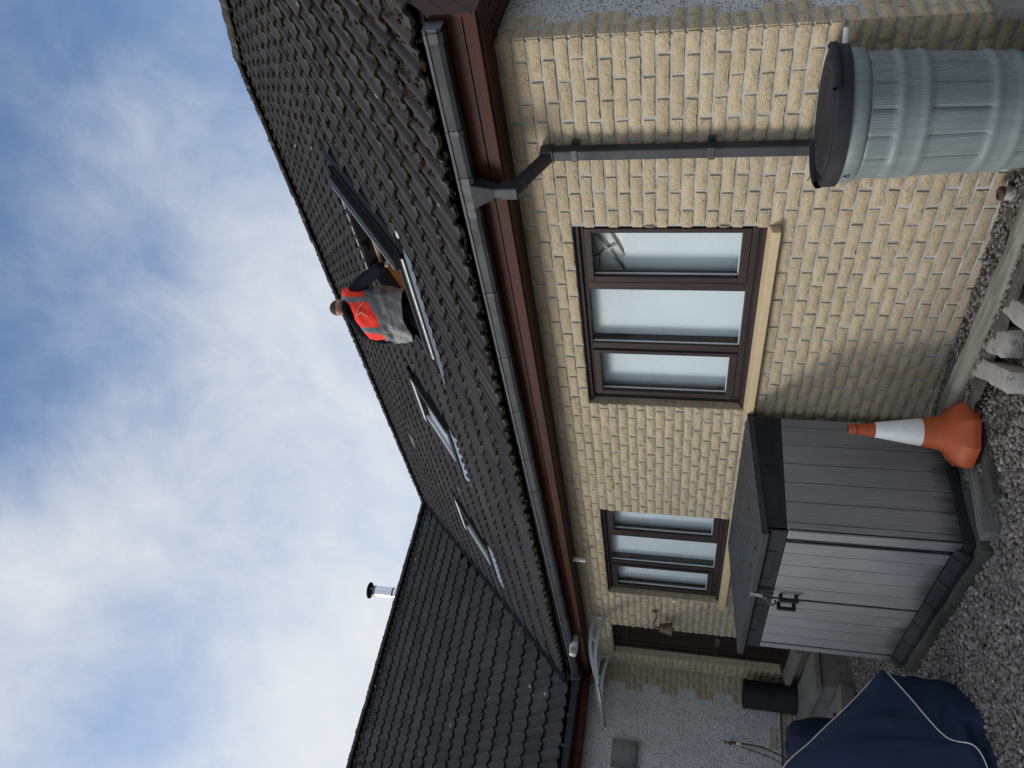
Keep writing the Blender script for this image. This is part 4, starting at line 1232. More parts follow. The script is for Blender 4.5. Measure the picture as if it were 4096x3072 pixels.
# pine lining inside
lin = MB()
zt_ = RP(0, s1-0.07, -0.08)
for i in range(10):
    z1_ = zt_.z-0.02-i*0.112
    MB().box(x0-0.3, x1+0.3, zt_.y+0.03+0.002*(i % 2), zt_.y+0.048, z1_-0.110, z1_).build('lining_board', 'pine', fr1)
rbox(0, x0+0.06, x1-0.055, s1-0.100, s1-0.062, -0.085, -0.050, 'head_batten', 'batten', fr1)
for xx in (x0+0.035, x1-0.05):
    MB().prism([(RP(0, s0, -0.08).y, RP(0, s0, -0.08).z), (zt_.y, zt_.z), (zt_.y+0.5, zt_.z), (RP(0, s0, -0.08).y+0.35, RP(0, s0, -0.08).z-0.5), (RP(0, s0, -0.08).y, RP(0, s0, -0.08).z-0.5)],
               lambda y, z, t: (t, y, z), xx, xx+0.014).build('side_lining', 'pine', fr1)
MB().box(x0, x1, RP(0, s0, -0.08).y-0.01, RP(0, s0, -0.08).y+0.005, RP(0, s0, -0.08).z-0.6, RP(0, s0, -0.08).z).build('sill_lining', 'pine', fr1)
MB().box(x0-0.9, x1+0.9, 0.6, 4.5, 3.12, 3.18).build('attic_floor', 'pine', fr1)
MB().box(x0-0.9, x1+0.9, 2.95, 3.0, 3.18, zt_.z-0.05).build('attic_wall', 'room', fr1)

# ------------------------------------------------------------------ flue, vents, pipes on the house
fx, fy = -14.3, 3.18
fl = MB().lathe([(0.118, 6.9), (0.118, 7.80)], 28, (fx, fy, 0)).build('flue', 'flue', house, smooth=True, auto=40)
MB().lathe([(0.119, 7.80), (0.124, 7.805), (0.124, 7.835), (0.119, 7.84)], 28, (fx, fy, 0)).build('flue_band', 'steel', fl, smooth=True)
MB().lathe([(0.1185, 7.84), (0.1185, 8.245)], 28, (fx, fy, 0)).build('flue_length', 'flue', fl, smooth=True, auto=40)
MB().lathe([(0.121, 8.245), (0.123, 8.25), (0.123, 8.30), (0.112, 8.305)], 28, (fx, fy, 0)).build('flue_rim', 'vent_metal', fl, smooth=True)
MB().lathe([(0.02, 8.395), (0.185, 8.385), (0.19, 8.40), (0.185, 8.415), (0.02, 8.47)], 28, (fx, fy, 0)).build('cowl', 'stove_black', fl, smooth=True)
for k in range(3):
    t = k*2.1
    MB().bar((fx+0.10*math.cos(t), fy+0.10*math.sin(t), 8.28), (fx+0.10*math.cos(t), fy+0.10*math.sin(t), 8.40), 0.012, 0.012, (1, 0, 0)).build('cowl_leg', 'zinc', fl)
# white terminal poking out of the fascia
vx, vz = -7.16, 2.615
vt = MB().lathe([(0.045, 0.235), (0.045, 0.33), (0.051, 0.335), (0.051, 0.40)], 24, (vx, 0.0, vz), axis='y').build('flue_terminal', 'white', house, smooth=True, auto=40)
vt.data.materials.clear(); vt.data.materials.append(MT['canopy']); vt.data.materials.append(MT['white'])
for pl in vt.data.polygons: pl.material_index = 1 if pl.center.y < -0.331 else 0
MB().lathe([(0.034, 0.40), (0.030, 0.485)], 16, (vx, 0, vz), axis='y').build('terminal_core', 'black', vt, smooth=True)
for k in range(14):
    t = 2*math.pi*k/14
    MB().bar((vx+0.048*math.cos(t), -0.40, vz+0.048*math.sin(t)), (vx+0.040*math.cos(t), -0.475, vz+0.040*math.sin(t)), 0.007, 0.007, (0, 0.1, 1)).build('cage_bar', 'white', vt)
MB().lathe([(0.043, 0.472), (0.043, 0.484), (0.034, 0.492)], 20, (vx, 0, vz), axis='y').build('terminal_cap', 'white', vt, smooth=True)
# stub of white pipe below the soffit
MB().lathe([(0.019, 2.390), (0.0245, 2.390), (0.0245, 2.53), (0.019, 2.53)], 16, (-5.47, -0.115, 0)).build('overflow_pipe', 'white', house, smooth=True, auto=40)
# tarnished plate over a vent, cream air brick
pv = MB().box(FAR, FAR+0.075, -1.30, -0.985, 1.845, 2.155).build('vent_cover', 'vent_metal', house, bevel=0.006)
for y, z in ((-1.03, 2.12), (-1.255, 2.12), (-1.03, 1.88), (-1.255, 1.88)):
    MB().tube([(FAR+0.074, y, z), (FAR+0.080, y, z)], 0.010, 10).build('screw', 'black', pv)
av = MB().box(FAR-0.004, FAR+0.008, -0.850, -0.590, 0.178, 0.268).build('air_vent', 'cream', house, bevel=0.003)
for k in range(6): MB().box(FAR+0.007, FAR+0.018, -0.835, -0.605, 0.188+k*0.0125, 0.195+k*0.0125).build('vent_slat', 'cream', av)
MB().box(FAR-0.003, FAR+0.0085, -0.838, -0.602, 0.186, 0.261).build('vent_dark', 'stove_black', av)
tp = MB().tube([(FAR-0.02, -0.84, 0.73), (FAR+0.05, -0.84, 0.73), (FAR+0.085, -0.84, 0.725), (FAR+0.09, -0.845, 0.66)], [0.014, 0.014, 0.016, 0.013], 10).build('garden_tap', 'iron', house, smooth=True)
MB().tube([(FAR+0.06, -0.84, 0.735), (FAR+0.06, -0.84, 0.78)], 0.008, 8).tube([(FAR+0.06, -0.865, 0.785), (FAR+0.06, -0.815, 0.785)], 0.007, 8).build('tap_handle', 'iron', tp, smooth=True)
MB().lathe([(0.017, 0.60), (0.019, 0.605), (0.019, 0.655), (0.015, 0.66)], 12, (FAR+0.09, -0.845, 0)).build('hose_connector', 'cream', tp, smooth=True)
MB().box(-6.470, -6.420, -0.024, -0.006, 1.455, 1.487).build('thermometer_plate', 'white', house, bevel=0.002)

# ------------------------------------------------------------------ things on and by the wall
hp = [(FAR+0.09, -0.845, 0.60), (FAR+0.11, -0.85, 0.48), (FAR+0.16, -0.88, 0.34), (FAR+0.24, -0.95, 0.20), (FAR+0.40, -1.06, 0.08), (FAR+0.7, -1.18, -0.05), (FAR+1.1, -1.25, -0.24), (FAR+1.5, -1.4, -0.44)]
hs_ = thing('garden_hose', (FAR+0.1, -0.85, 0.55), 'dark garden hose looping down from the wall tap to behind the navy cover', 'hose')
MB().tube(hp, 0.0095, 8).build('hose_pipe', 'gutter_dark', hs_, smooth=True)
MB().tube([(FAR+0.05, -0.87, 0.60), (FAR+0.07, -0.90, 0.47), (FAR+0.14, -0.96, 0.30), (FAR+0.26, -1.06, 0.15)], 0.006, 6).build('spare_loop', 'gutter_dark', hs_, smooth=True)

# bell
bx, by, bz = -6.93, -0.135, 1.48
bell = thing('bell', (-6.75, 0.0, 1.70), 'small brown bronze bell on a scrolled bracket beside the brown door', 'bell')
MB().lathe([(0.086, 0.0), (0.080, 0.012), (0.066, 0.045), (0.056, 0.09), (0.050, 0.13), (0.040, 0.147), (0.012, 0.152), (0.010, 0.175)], 24, (bx, by, bz)).build('bell_body', 'bronze', bell, smooth=True)
MB().tube([(bx, by, bz+0.05), (bx, by, bz-0.02)], [0.004, 0.012], 8).build('clapper', 'iron', bell, smooth=True)
MB().tube([(bx, by, bz+0.168), (bx+0.01, by, bz+0.20), (bx+0.03, by+0.01, bz+0.215), (bx+0.06, by+0.04, bz+0.21), (bx+0.085, by+0.07, bz+0.185), (bx+0.12, by+0.10, bz+0.185), (bx+0.15, by+0.125, bz+0.20), (bx+0.17, -0.005, bz+0.20)], 0.007, 8).build('bracket', 'iron', bell, smooth=True)
MB().box(bx+0.155, bx+0.185, -0.022, -0.008, bz+0.165, bz+0.235).build('bracket_plate', 'iron', bell, bevel=0.004)

# door canopy
can = thing('door_canopy', (-7.68, 0.0, 2.25), 'grey bracketed door canopy with clear sheet above the brown door', 'canopy')
def arc_pts(n, tip, z0_, z1_, sag):
    return [(t*tip, z0_+(z1_-z0_)*t+sag*math.sin(math.pi*t)) for t in np.linspace(0, 1, n)]
for x, tip, zt2 in ((-7.07, -0.82, 2.262), (-8.29, -0.82, 2.255)):
    k = MB()
    zu, zl = 2.415, 2.262
    upc = arc_pts(13, tip, zu, zt2+0.03, 0.075); loc_ = arc_pts(13, tip, zl, zt2, 0.060)
    T = 0.016
    def strip(A, B): 
        for i in range(len(A)-1):
            k.hexa([(x-T, *A[i]), (x-T, *A[i+1]), (x-T, *B[i+1]), (x-T, *B[i]), (x+T, *A[i]), (x+T, *A[i+1]), (x+T, *B[i+1]), (x+T, *B[i])])
    def lerp(a, b, t): return (a[0]+(b[0]-a[0])*t, a[1]+(b[1]-a[1])*t)
    wd = lambda i: min(1.0, 0.042/max(0.004, upc[i][1]-loc_[i][1]))
    strip(upc, [lerp(upc[i], loc_[i], min(0.5, wd(i))) for i in range(13)])
    strip([lerp(loc_[i], upc[i], min(0.5, wd(i))) for i in range(13)], loc_)
    for i0 in (4,):
        a, c = lerp(upc[i0], loc_[i0], 0.15), lerp(upc[i0+1], loc_[i0+1], 0.9)
        k.bar((x, *a), (x, *c), 0.026, 0.024, (1, 0, 0))
    k.box(x-0.02, x+0.02, -0.035, -0.012, zl-0.012, zu+0.02)
    k.build('bracket', 'canopy', can, bevel=0.003)
rows = []
for t in np.linspace(0, 1, 13):
    y, z = arc_pts(13, -0.86, 2.422, 2.298, 0.075)[int(round(t*12))]
    rows.append([(xx, y-0.02, z+0.012) for xx in (-8.42, -6.94)])
sh = MB().grid(rows).build('clear_sheet', 'clear', can, smooth=True)
MB().tube([(-7.03, -0.845, 2.268), (-8.33, -0.885, 2.245)], 0.016, 10).build('front_bar', 'alu', can, smooth=True)

# ------------------------------------------------------------------ storage shed
shed = thing('storage_shed', (-3.95, -0.58, -0.49), 'low grey plastic storage shed with double doors against the brick wall', 'shed')
SX0, SX1, SY0, SY1 = -4.93, -2.965, -1.06, -0.09
floor_ = MB().box(SX0-0.02, SX1+0.012, SY0-0.012, SY1, -0.405, -0.345).build('shed_base', 'shed_dark', shed, bevel=0.006)
MB().box(SX0+0.03, SX1-0.03, SY0+0.03, SY1-0.01, -0.345, 0.86).build('inner_shell', 'shed_dark', shed)
sw = MB().box(SX1-0.03, SX1-0.012, SY0+0.02, SY1, -0.345, 0.745).build('side_wall', 'black', shed)
yb = [SY1, -0.168, -0.334, -0.500, -0.661, -0.822, -0.988, SY0+0.004]
for a, b in zip(yb[:-1], yb[1:]):
    MB().box(SX1-0.012, SX1+0.002, b+0.003, a-0.003, -0.343, 0.743).build('plank', 'plank', sw, bevel=0.003)
sw2 = MB().box(SX0, SX0+0.02, SY0+0.02, SY1, -0.345, 0.745).build('side_wall', 'plank', shed)
# front posts and doors
for a, b in ((-3.062, SX1+0.002), (SX0, -4.845)):
    MB().box(a, b, SY0-0.003, SY0+0.028, -0.343, 0.735).build('corner_post', 'plank', shed, bevel=0.008)
for a, b in ((-4.845, -4.80), (-3.10, -3.062)): MB().box(a, b, SY0+0.006, SY0+0.028, -0.30, 0.735).build('hinge_strip', 'shed_dark', shed)
for z in (0.66, -0.24):
    MB().box(-3.096, -3.066, SY0-0.002, SY0+0.006, z-0.04, z+0.04).build('hinge', 'shed_dark', shed, bevel=0.003)
for side, bounds in ((0, (-3.102, -3.249, -3.42, -3.593, -3.77, -3.948)), (1, (-3.976, -4.108, -4.284, -4.449, -4.63, -4.798))):
    dr = MB().box(bounds[-1], bounds[0], SY0+0.002, SY0+0.028, -0.30, 0.735).build('door', 'shed_dark', shed)
    for a, b in zip(bounds[:-1], bounds[1:]):
        MB().box(b+0.003, a-0.003, SY0-0.010, SY0+0.002, -0.298, 0.733).build('plank', 'plank', dr, bevel=0.003)
    hx = -3.885 if side == 0 else -4.025
    h = MB(); yh = SY0-0.012
    h.box(hx-0.013, hx+0.013, yh-0.062, yh-0.036, 0.555, 0.695)
    for z in (0.555, 0.667): h.box(hx-0.013, hx+0.013, yh-0.036, yh, z, z+0.028)
    h.build('handle', 'black', dr, bevel=0.004)
# dark header with recessed panels
hd = MB().hexa([(SX1-0.02, SY0, 0.745), (SX1+0.004, SY0, 0.745), (SX1+0.004, SY1, 0.745), (SX1-0.02, SY1, 0.745),
                (SX1-0.02, SY0, 0.885), (SX1+0.004, SY0, 0.885), (SX1+0.004, SY1, 0.955), (SX1-0.02, SY1, 0.955)]).build('header', 'shed_dark', shed, bevel=0.003)
MB().box(SX0, SX1+0.004, SY0-0.006, SY0+0.02, 0.737, 0.885).build('front_header', 'shed_dark', hd, bevel=0.003)
def moulding(fn, a0, a1, z0_, z1_, w=0.008, t=0.004):
    k = MB()
    for (p0, p1, q0, q1) in ((a0, a1, z0_, z0_+w), (a0, a1, z1_-w, z1_), (a0, a0+w, z0_+w, z1_-w), (a1-w, a1, z0_+w, z1_-w)):
        k.fbox(fn, p0, p1, q0, q1, 0, t)
    return k
fs = lambda a, z, t: (SX1+0.004+t, a, z)
ff = lambda a, z, t: (a, SY0-0.006-t, z)
for a0, a1, z0_, z1_ in ((-0.552, -0.163, 0.792, 0.905), (-0.978, -0.592, 0.785, 0.880)): moulding(fs, a0, a1, z0_, z1_).build('panel_moulding', 'shed_dark', hd)
for i in range(6): MB().fbox(fs, -0.535, -0.180, 0.806+i*0.0155, 0.814+i*0.0155, 0, 0.005).build('louvre', 'shed_dark', hd)
for a0, a1 in ((-3.675, -3.24), (-4.61, -4.11)):
    moulding(ff, a0, a1, 0.775, 0.860).build('panel_moulding', 'shed_dark', hd)
    moulding(ff, a0+0.014, a1-0.014, 0.789, 0.846, 0.004).build('panel_moulding', 'shed_dark', hd)
# sloping ribbed lid
LZ = lambda y: 0.907+(y+1.095)*0.0725
LF = lambda a, b, c: (a, b, LZ(b)+c)
lid = MB().fbox(LF, SX0-0.10, SX1+0.014, -1.095, -0.025, -0.040, -0.006).build('lid', 'shed_lid', shed, bevel=0.004)
n = 13
for i in range(n):
    y0_ = -1.092+i*(1.065/n)
    MB().fbox(LF, SX0-0.097, SX1+0.011, y0_+0.005, y0_+1.065/n-0.004, -0.006, 0.004).build('lid_rib', 'shed_lid', lid, bevel=0.003)
MB().fbox(LF, SX0-0.102, SX1+0.016, -1.108, -1.095, -0.045, 0.006).build('lid_edge', 'shed_lid', lid, bevel=0.005)
for k, (xx, yy) in enumerate(((-3.45, -0.62), (-3.33, -1.02), (-3.62, -1.0), (-3.79, -1.03))):
    MB().fbox(LF, xx-0.02, xx+0.02, yy-0.010, yy+0.012, 0.003, 0.012).build('leaf_scrap', 'leaf_dark', lid)
# threshold lip
lip = MB().hexa([(SX0+0.0, SY0-0.06, -0.395), (SX1-0.06, SY0-0.06, -0.395), (SX1-0.06, SY0, -0.395), (SX0, SY0, -0.395),
                 (SX0+0.0, SY0-0.055, -0.365), (SX1-0.06, SY0-0.055, -0.365), (SX1-0.06, SY0+0.002, -0.305), (SX0, SY0+0.002, -0.305)]).build('threshold', 'shed_dark', shed, bevel=0.004)
for i in range(6):
    xx = -3.12-i*0.345
    MB().hexa([(xx-0.01, SY0-0.062, -0.385), (xx+0.01, SY0-0.062, -0.385), (xx+0.01, SY0-0.02, -0.385), (xx-0.01, SY0-0.02, -0.385),
               (xx-0.01, SY0-0.058, -0.360), (xx+0.01, SY0-0.058, -0.360), (xx+0.01, SY0-0.003, -0.300), (xx-0.01, SY0-0.003, -0.300)]).build('threshold_rib', 'black', lip)
# hasp and padlock on the lid edge
pk = thing('padlock', (-3.87, -1.10, 0.72), 'silver hasp and padlock over the shed doors', 'padlock')
MB().bar((-3.845, -1.112, 0.905), (-3.85, -1.118, 0.82), 0.05, 0.006, (0, 1, 0)).build('hasp_plate', 'zinc', pk, bevel=0.002)
MB().bar((-3.85, -1.118, 0.83), (-3.872, -1.130, 0.76), 0.042, 0.012, (0, 1, 0)).build('lock_body', 'steel', pk, bevel=0.004)
MB().tube([(-3.858, -1.120, 0.785), (-3.868, -1.155, 0.775), (-3.886, -1.165, 0.745), (-3.890, -1.150, 0.72), (-3.884, -1.125, 0.722)], 0.006, 8).build('shackle', 'steel', pk, smooth=True)
MB().tube([(-3.80, -1.075, 0.86), (-3.815, -1.095, 0.81), (-3.835, -1.10, 0.76), (-3.85, -1.09, 0.735)], 0.004, 6).build('keeper_cord', 'black', pk)

# plinth under the shed and the kerbs beside it
def rough_box(x0, x1, y0, y1, z0, z1, seed, amp=0.012, n=5):
    """a box with worn, uneven faces"""
    bm = bmesh.new(); bmesh.ops.create_cube(bm, size=1.0)
    bmesh.ops.subdivide_edges(bm, edges=bm.edges, cuts=n, use_grid_fill=True)
    for v in bm.verts:
        u = Vector(v.co); e = sorted((abs(abs(c)-0.5) for c in u))
        p = Vector(((x0+x1)/2+u.x*(x1-x0), (y0+y1)/2+u.y*(y1-y0), (z0+z1)/2+u.z*(z1-z0)))
        ctr = Vector(((x0+x1)/2, (y0+y1)/2, (z0+z1)/2))
        nn = mnoise.noise_vector(p*9+Vector((seed, 0, 0)))*amp + mnoise.noise_vector(p*3+Vector((0, seed, 0)))*amp*1.3
        if e[1] < 0.01: p = p + (ctr-p).normalized()*amp*0.9
        v.co = p+nn
    return bm
def rough_obj(name, bm, mat, M4=None, smooth=True):
    me = bpy.data.meshes.new(name); bm.to_mesh(me); bm.free()
    me.materials.append(MT[mat])
    if smooth:
        me.polygons.foreach_set('use_smooth', [True]*len(me.polygons)); me.set_sharp_from_angle(angle=math.radians(38))
    o = bpy.data.objects.new(name, me); COL.objects.link(o)
    if M4 is not None: o.matrix_basis = M4
    return o
o = rough_obj('shed_plinth', rough_box(SX0-0.05, SX1+0.075, SY0-0.075, SY1, -0.62, -0.405, 3, 0.012, 9), 'concrete_dark')
tag(o, 'dark damp concrete plinth under the grey storage shed', 'plinth')
def rot_block(name, c, l, w, h, ang, seed, mat, label, cat, amp=0.014, tilt=0.0, group=None):
    bm = rough_box(-l/2, l/2, -w/2, w/2, 0, h, seed, amp)
    o = rough_obj(name, bm, mat, Matrix.Translation(Vector(c)) @ Matrix.Rotation(ang, 4, 'Z') @ Matrix.Rotation(tilt, 4, 'Y'))
    return tag(o, label, cat, group)
rot_block('timber_kerb', (-2.735, -0.80, -0.50), 0.66, 0.10, 0.125, math.radians(88), 11, 'grey_timber', 'weathered grey timber kerb closest to the shed side wall', 'kerb', 0.010, group='kerbs beside the shed')
rot_block('timber_kerb', (-2.545, -0.70, -0.50), 0.52, 0.14, 0.095, math.radians(82), 12, 'concrete_dark', 'darker flat kerb lying just outside the grey timber kerb', 'kerb', 0.012, group='kerbs beside the shed')

# loose leaves and dead stuff
def leaf(c, r, ang, mat, label, group, tilt=0.2):
    k = MB(); n = 10; P = []
    for i in range(n):
        t = 2*math.pi*i/n; rr = r*(1.0 if i % 2 == 0 else 0.62)*(1.35 if i == 0 else 1)
        P.append((rr*math.cos(t), rr*math.sin(t), 0.006*math.sin(3*t)+tilt*rr*math.cos(t)*0.5))
    k.v += P + [(0, 0, 0.008)]
    for i in range(n): k.face((i, (i+1) % n, n))
    o = k.build('dry_leaf', mat)
    md = o.modifiers.new('thickness', 'SOLIDIFY'); md.thickness = 0.0015
    o.matrix_basis = Matrix.Translation(Vector(c)) @ Matrix.Rotation(ang, 4, 'Z') @ Matrix.Rotation(0.25, 4, 'X')
    return tag(o, label, 'leaf', group)

# ------------------------------------------------------------------ traffic cone
cx, cy, cb = -2.58, -0.452, -0.372
cone = thing('traffic_cone', (cx, cy, cb), 'faded orange traffic cone with white sleeve leaning before the grey shed', 'traffic cone')
def octo(r, z, t):
    if z > 0.14: return r
    k = min(1.0, (0.14-z)/0.028)
    a = (t+math.pi/12) % (math.pi/4) - math.pi/8
    return r*(1-k+k*math.cos(math.pi/8)/math.cos(a)*1.02)
cp = [(0.228, 0.0), (0.234, 0.03), (0.226, 0.062), (0.185, 0.112), (0.140, 0.140), (0.117, 0.170), (0.104, 0.232), (0.0905, 0.294)]
tilt = Matrix.Translation(Vector((cx, cy, cb))) @ Matrix.Rotation(math.radians(1.2), 4, Vector((0.72, 0.69, 0))) @ Matrix.Scale(1.005, 4)
def tl(k):
    k.v = [tuple(tilt @ Vector(v)) for v in k.v]; return k
tl(MB().lathe(cp, 48, fn=octo)).build('cone_base', 'orange', cone, smooth=True, auto=30)
tl(MB().lathe([(0.0925, 0.292), (0.0925, 0.296), (0.0515, 0.573), (0.050, 0.575)], 40)).build('sleeve', 'white_band', cone, smooth=True, auto=40)
tl(MB().lathe([(0.049, 0.575), (0.0385, 0.663), (0.031, 0.670), (0.030, 0.690), (0.037, 0.696), (0.034, 0.738), (0.027, 0.741), (0.025, 0.708)], 32)).build('cone_tip', 'orange', cone, smooth=True, auto=35)
tl(MB().lathe([(0.0255, 0.708), (0.0255, 0.7395)], 20)).build('tip_hole', 'black', cone, smooth=True)

# ------------------------------------------------------------------ water butt
wx, wy_ = -0.29, -0.36
butt = thing('water_butt', (wx, wy_, -0.32), 'grey-green barrel water butt with black lid at the house corner', 'water butt')
NS = 15
def rb(z): 
    t = (z+0.30)/1.02
    return 0.232+0.062*t-0.020*(2*t-1)**2*0.4
def stave(r, z, t):
    inband = any(abs(z-c) < 0.072 for c in (0.535, 0.155))
    a = ((t+0.1)*NS/(2*math.pi)) % 1.0; a = min(a, 1-a)
    return r-(0.0 if inband else 0.010*max(0.0, 1-a/0.075))
prof = []
for z in np.linspace(-0.30, 0.72, 68):
    r = rb(z)
    for c in (0.535, 0.155):
        if abs(z-c) < 0.07: r += 0.004
        for e in (c-0.05, c+0.05):
            if abs(z-e) < 0.02: r += 0.0065*math.cos(math.pi*(z-e)/0.04)
    prof.append((r, float(z)))
k = MB().lathe(prof, NS*14, (0, 0, 0), fn=stave)
bo = bpy.data.objects.new('barrel_body', k.mesh('barrel_body', 'butt', True)); link(bo, butt)
bo.matrix_basis = Matrix.Translation(Vector((wx, wy_, 0)))
ko = MB().lathe([(0.285, 0.715), (0.296, 0.722), (0.304, 0.736), (0.307, 0.800), (0.300, 0.806)], 72).mesh('collar', 'butt', True)
co = bpy.data.objects.new('collar', ko); link(co, butt); co.matrix_basis = Matrix.Translation(Vector((wx, wy_, 0)))
lo_ = MB().lathe([(0.312, 0.797), (0.323, 0.799), (0.324, 0.850), (0.317, 0.863), (0.290, 0.865), (0.285, 0.857), (0.262, 0.861), (0.255, 0.870), (0.12, 0.881), (0.02, 0.883)], 72, (wx, wy_, 0)).build('butt_lid', 'lid', butt, smooth=True, auto=30)
for a0 in (math.radians(-5), math.radians(175)):
    rows = []
    for t in np.linspace(a0-0.55, a0+0.55, 19):
        rows.append([(wx+r*math.cos(t), wy_+r*math.sin(t), z) for r, z in ((0.322, 0.845), (0.334, 0.850), (0.334, 0.875), (0.316, 0.887), (0.300, 0.881), (0.296, 0.863))])
    MB().grid(rows).build('lid_grip', 'lid', lo_, smooth=True)
MB().tube([(wx+0.255, wy_+0.19, 0.80), (wx+0.318, wy_+0.236, 0.80)], 0.014, 12).build('overflow_stub', 'white', butt, smooth=True, auto=40)
ca = math.radians(-118)
tri = [(0.018*math.cos(t), 0.018*math.sin(t)) for t in (math.pi/2, math.pi*7/6, math.pi*11/6)]
tm = MB(); P = []
for a, b2 in zip(tri, tri[1:]+tri[:1]):
    f_ = lambda q: (wx+0.3075*math.cos(ca+q[0]/0.305), wy_+0.3075*math.sin(ca+q[0]/0.305), 0.765+q[1])
    tm.tube([f_(a), f_(b2)], 0.0018, 5)
tm.build('moulded_triangle', 'lid', butt)
MB().tube([(wx-0.255, wy_-0.02, -0.08), (wx-0.30, wy_-0.03, -0.08), (wx-0.31, wy_-0.03, -0.11)], 0.014, 10).build('butt_tap', 'lid', butt, smooth=True)
MB().box(wx-0.24, wx+0.24, wy_-0.24, wy_+0.24, -0.45, -0.302).build('butt_stand', 'concrete', butt, bevel=0.01)

# ------------------------------------------------------------------ bed by the wall: soil, pole, stones, jar
mb = MB(); rows = []
for x in np.linspace(-2.98, 0.0, 70):
    zt_ = -0.205-0.055*max(0, -(x+1.0))
    rows.append([(x, y, zt_-0.16*max(0, -y-0.10)+0.018*fbm(x*9, y*9)+0.012*fbm(x*30, y*30)) for y in np.linspace(0.02, -0.46, 16)])
tag(mb.grid(rows).build('soil', 'soil', smooth=True), kind='structure')
pole = MB()
pts, rr_ = [], []
for i, x in enumerate(np.linspace(-0.25, -2.72, 24)):
    pts.append((x, -0.262+0.022*math.sin(x*2.1)+0.03*max(0, (-x-2.0)), -0.255-0.028*max(0, -x-0.8)+0.006*math.sin(x*5)))
    rr_.append(0.072+0.006*math.sin(x*7)+0.004*math.sin(x*17))
pole.tube(pts, rr_, 16)
o = pole.build('round_pole', 'log', smooth=True, auto=50)
tag(o, 'weathered grey-green round timber pole edging the soil along the wall', 'pole')
rot_block('stone_block', (-1.93, -0.475, -0.475), 0.70, 0.125, 0.19, math.radians(-52), 21, 'stone_pale', 'long pale stone block with black lichen lying nearest the orange cone', 'stone', 0.009, group='dressed stones along the pole')
rot_block('stone_block', (-1.79, -0.345, -0.475), 0.40, 0.17, 0.185, math.radians(-52), 22, 'stone_pale', 'short thick pale stone between the two longer stone blocks', 'stone', 0.010, group='dressed stones along the pole')
rot_block('stone_block', (-1.46, -0.40, -0.475), 0.72, 0.135, 0.20, math.radians(-64), 23, 'stone_pale', 'clean pale stone block touching the pole at the bottom edge of the picture', 'stone', 0.008, group='dressed stones along the pole')
jx, jy = -0.94, -0.085
jar = thing('glass_jar', (jx, jy, -0.25), 'dusty glass jar with brown rim standing in the soil by the brick wall', 'jar')
MB().lathe([(0.034, -0.265), (0.038, -0.255), (0.038, -0.165), (0.033, -0.155)], 24, (jx, jy, 0)).build('jar_body', 'jarglass', jar, smooth=True, auto=40)
MB().lathe([(0.031, -0.158), (0.0375, -0.156), (0.0385, -0.140), (0.034, -0.133), (0.027, -0.133), (0.027, -0.140)], 24, (jx, jy, 0)).build('jar_lid', 'iron', jar, smooth=True, auto=40)
MB().lathe([(0.004, -0.139), (0.026, -0.139)], 16, (jx, jy, 0), closed=False).build('lid_disc', 'bronze', jar)
rot_block('paving_slab', (0.055, 0.11, -0.33), 0.50, 0.05, 0.50, math.radians(90), 31, 'concrete', 'grey paving slab leaning on edge against the gable corner', 'slab', 0.004)

# ------------------------------------------------------------------ step at the door and the planter
o = rough_obj('step_slab', rough_box(-8.50, -6.93, -0.625, -0.165, -0.115, -0.052, 41, 0.005, 9), 'concrete'); tag(o, 'upper concrete step slab under the dark planter at the door', 'step', 'door steps')
st = thing('step_riser', (-7.70, -0.42, -0.45), 'mortared grey block riser under the upper door step', 'step', 'door steps')
MB().box(-8.48, -6.985, -0.565, -0.02, -0.60, -0.118).build('riser_core', 'mortar', st)
for i, (a, b) in enumerate(((-6.975, -7.38), (-7.40, -7.78), (-7.80, -8.18), (-8.20, -8.48))):
    MB().box(b, a, -0.580, -0.56, -0.50, -0.122).build('riser_block', 'concrete', st, bevel=0.006)
MB().box(-6.99, -6.970, -0.575, -0.02, -0.50, -0.122).build('riser_block', 'concrete', st, bevel=0.006)
o = rough_obj('step_slab', rough_box(-8.40, -6.80, -1.02, -0.60, -0.42, -0.275, 42, 0.006, 9), 'concrete'); tag(o, 'lower concrete step half hidden by the navy cover', 'step', 'door steps')
pl = thing('planter', (-8.315, -0.275, -0.05), 'plain black cylindrical planter standing on the door step', 'planter')
MB().lathe([(0.165, -0.045), (0.182, -0.040), (0.182, 0.0), (0.172, 0.010), (0.172, 0.545), (0.178, 0.550), (0.178, 0.575), (0.165, 0.580), (0.158, 0.54), (0.02, 0.53)], 40, (-8.315, -0.275, 0)).build('planter_body', 'lid', pl, smooth=True, auto=35)
cane = thing('garden_cane', (-7.15, -1.10, -0.40), 'thin metal cane leaning behind the navy cover by the steps', 'cane')
MB().tube([(-7.02, -0.86, -0.24), (-7.25, -1.25, -0.36)], 0.010, 8).build('cane_shaft', 'vent_metal', cane, smooth=True)
MB().tube([(-7.0, -0.835, -0.232), (-7.03, -0.88, -0.245)], 0.017, 10).build('cane_grip', 'lid', cane, smooth=True)

# ------------------------------------------------------------------ navy covers
cov_t = thing('garden_cover', (-4.3, -2.2, -0.5), 'large navy fabric cover with white piping draped over garden furniture', 'cover')
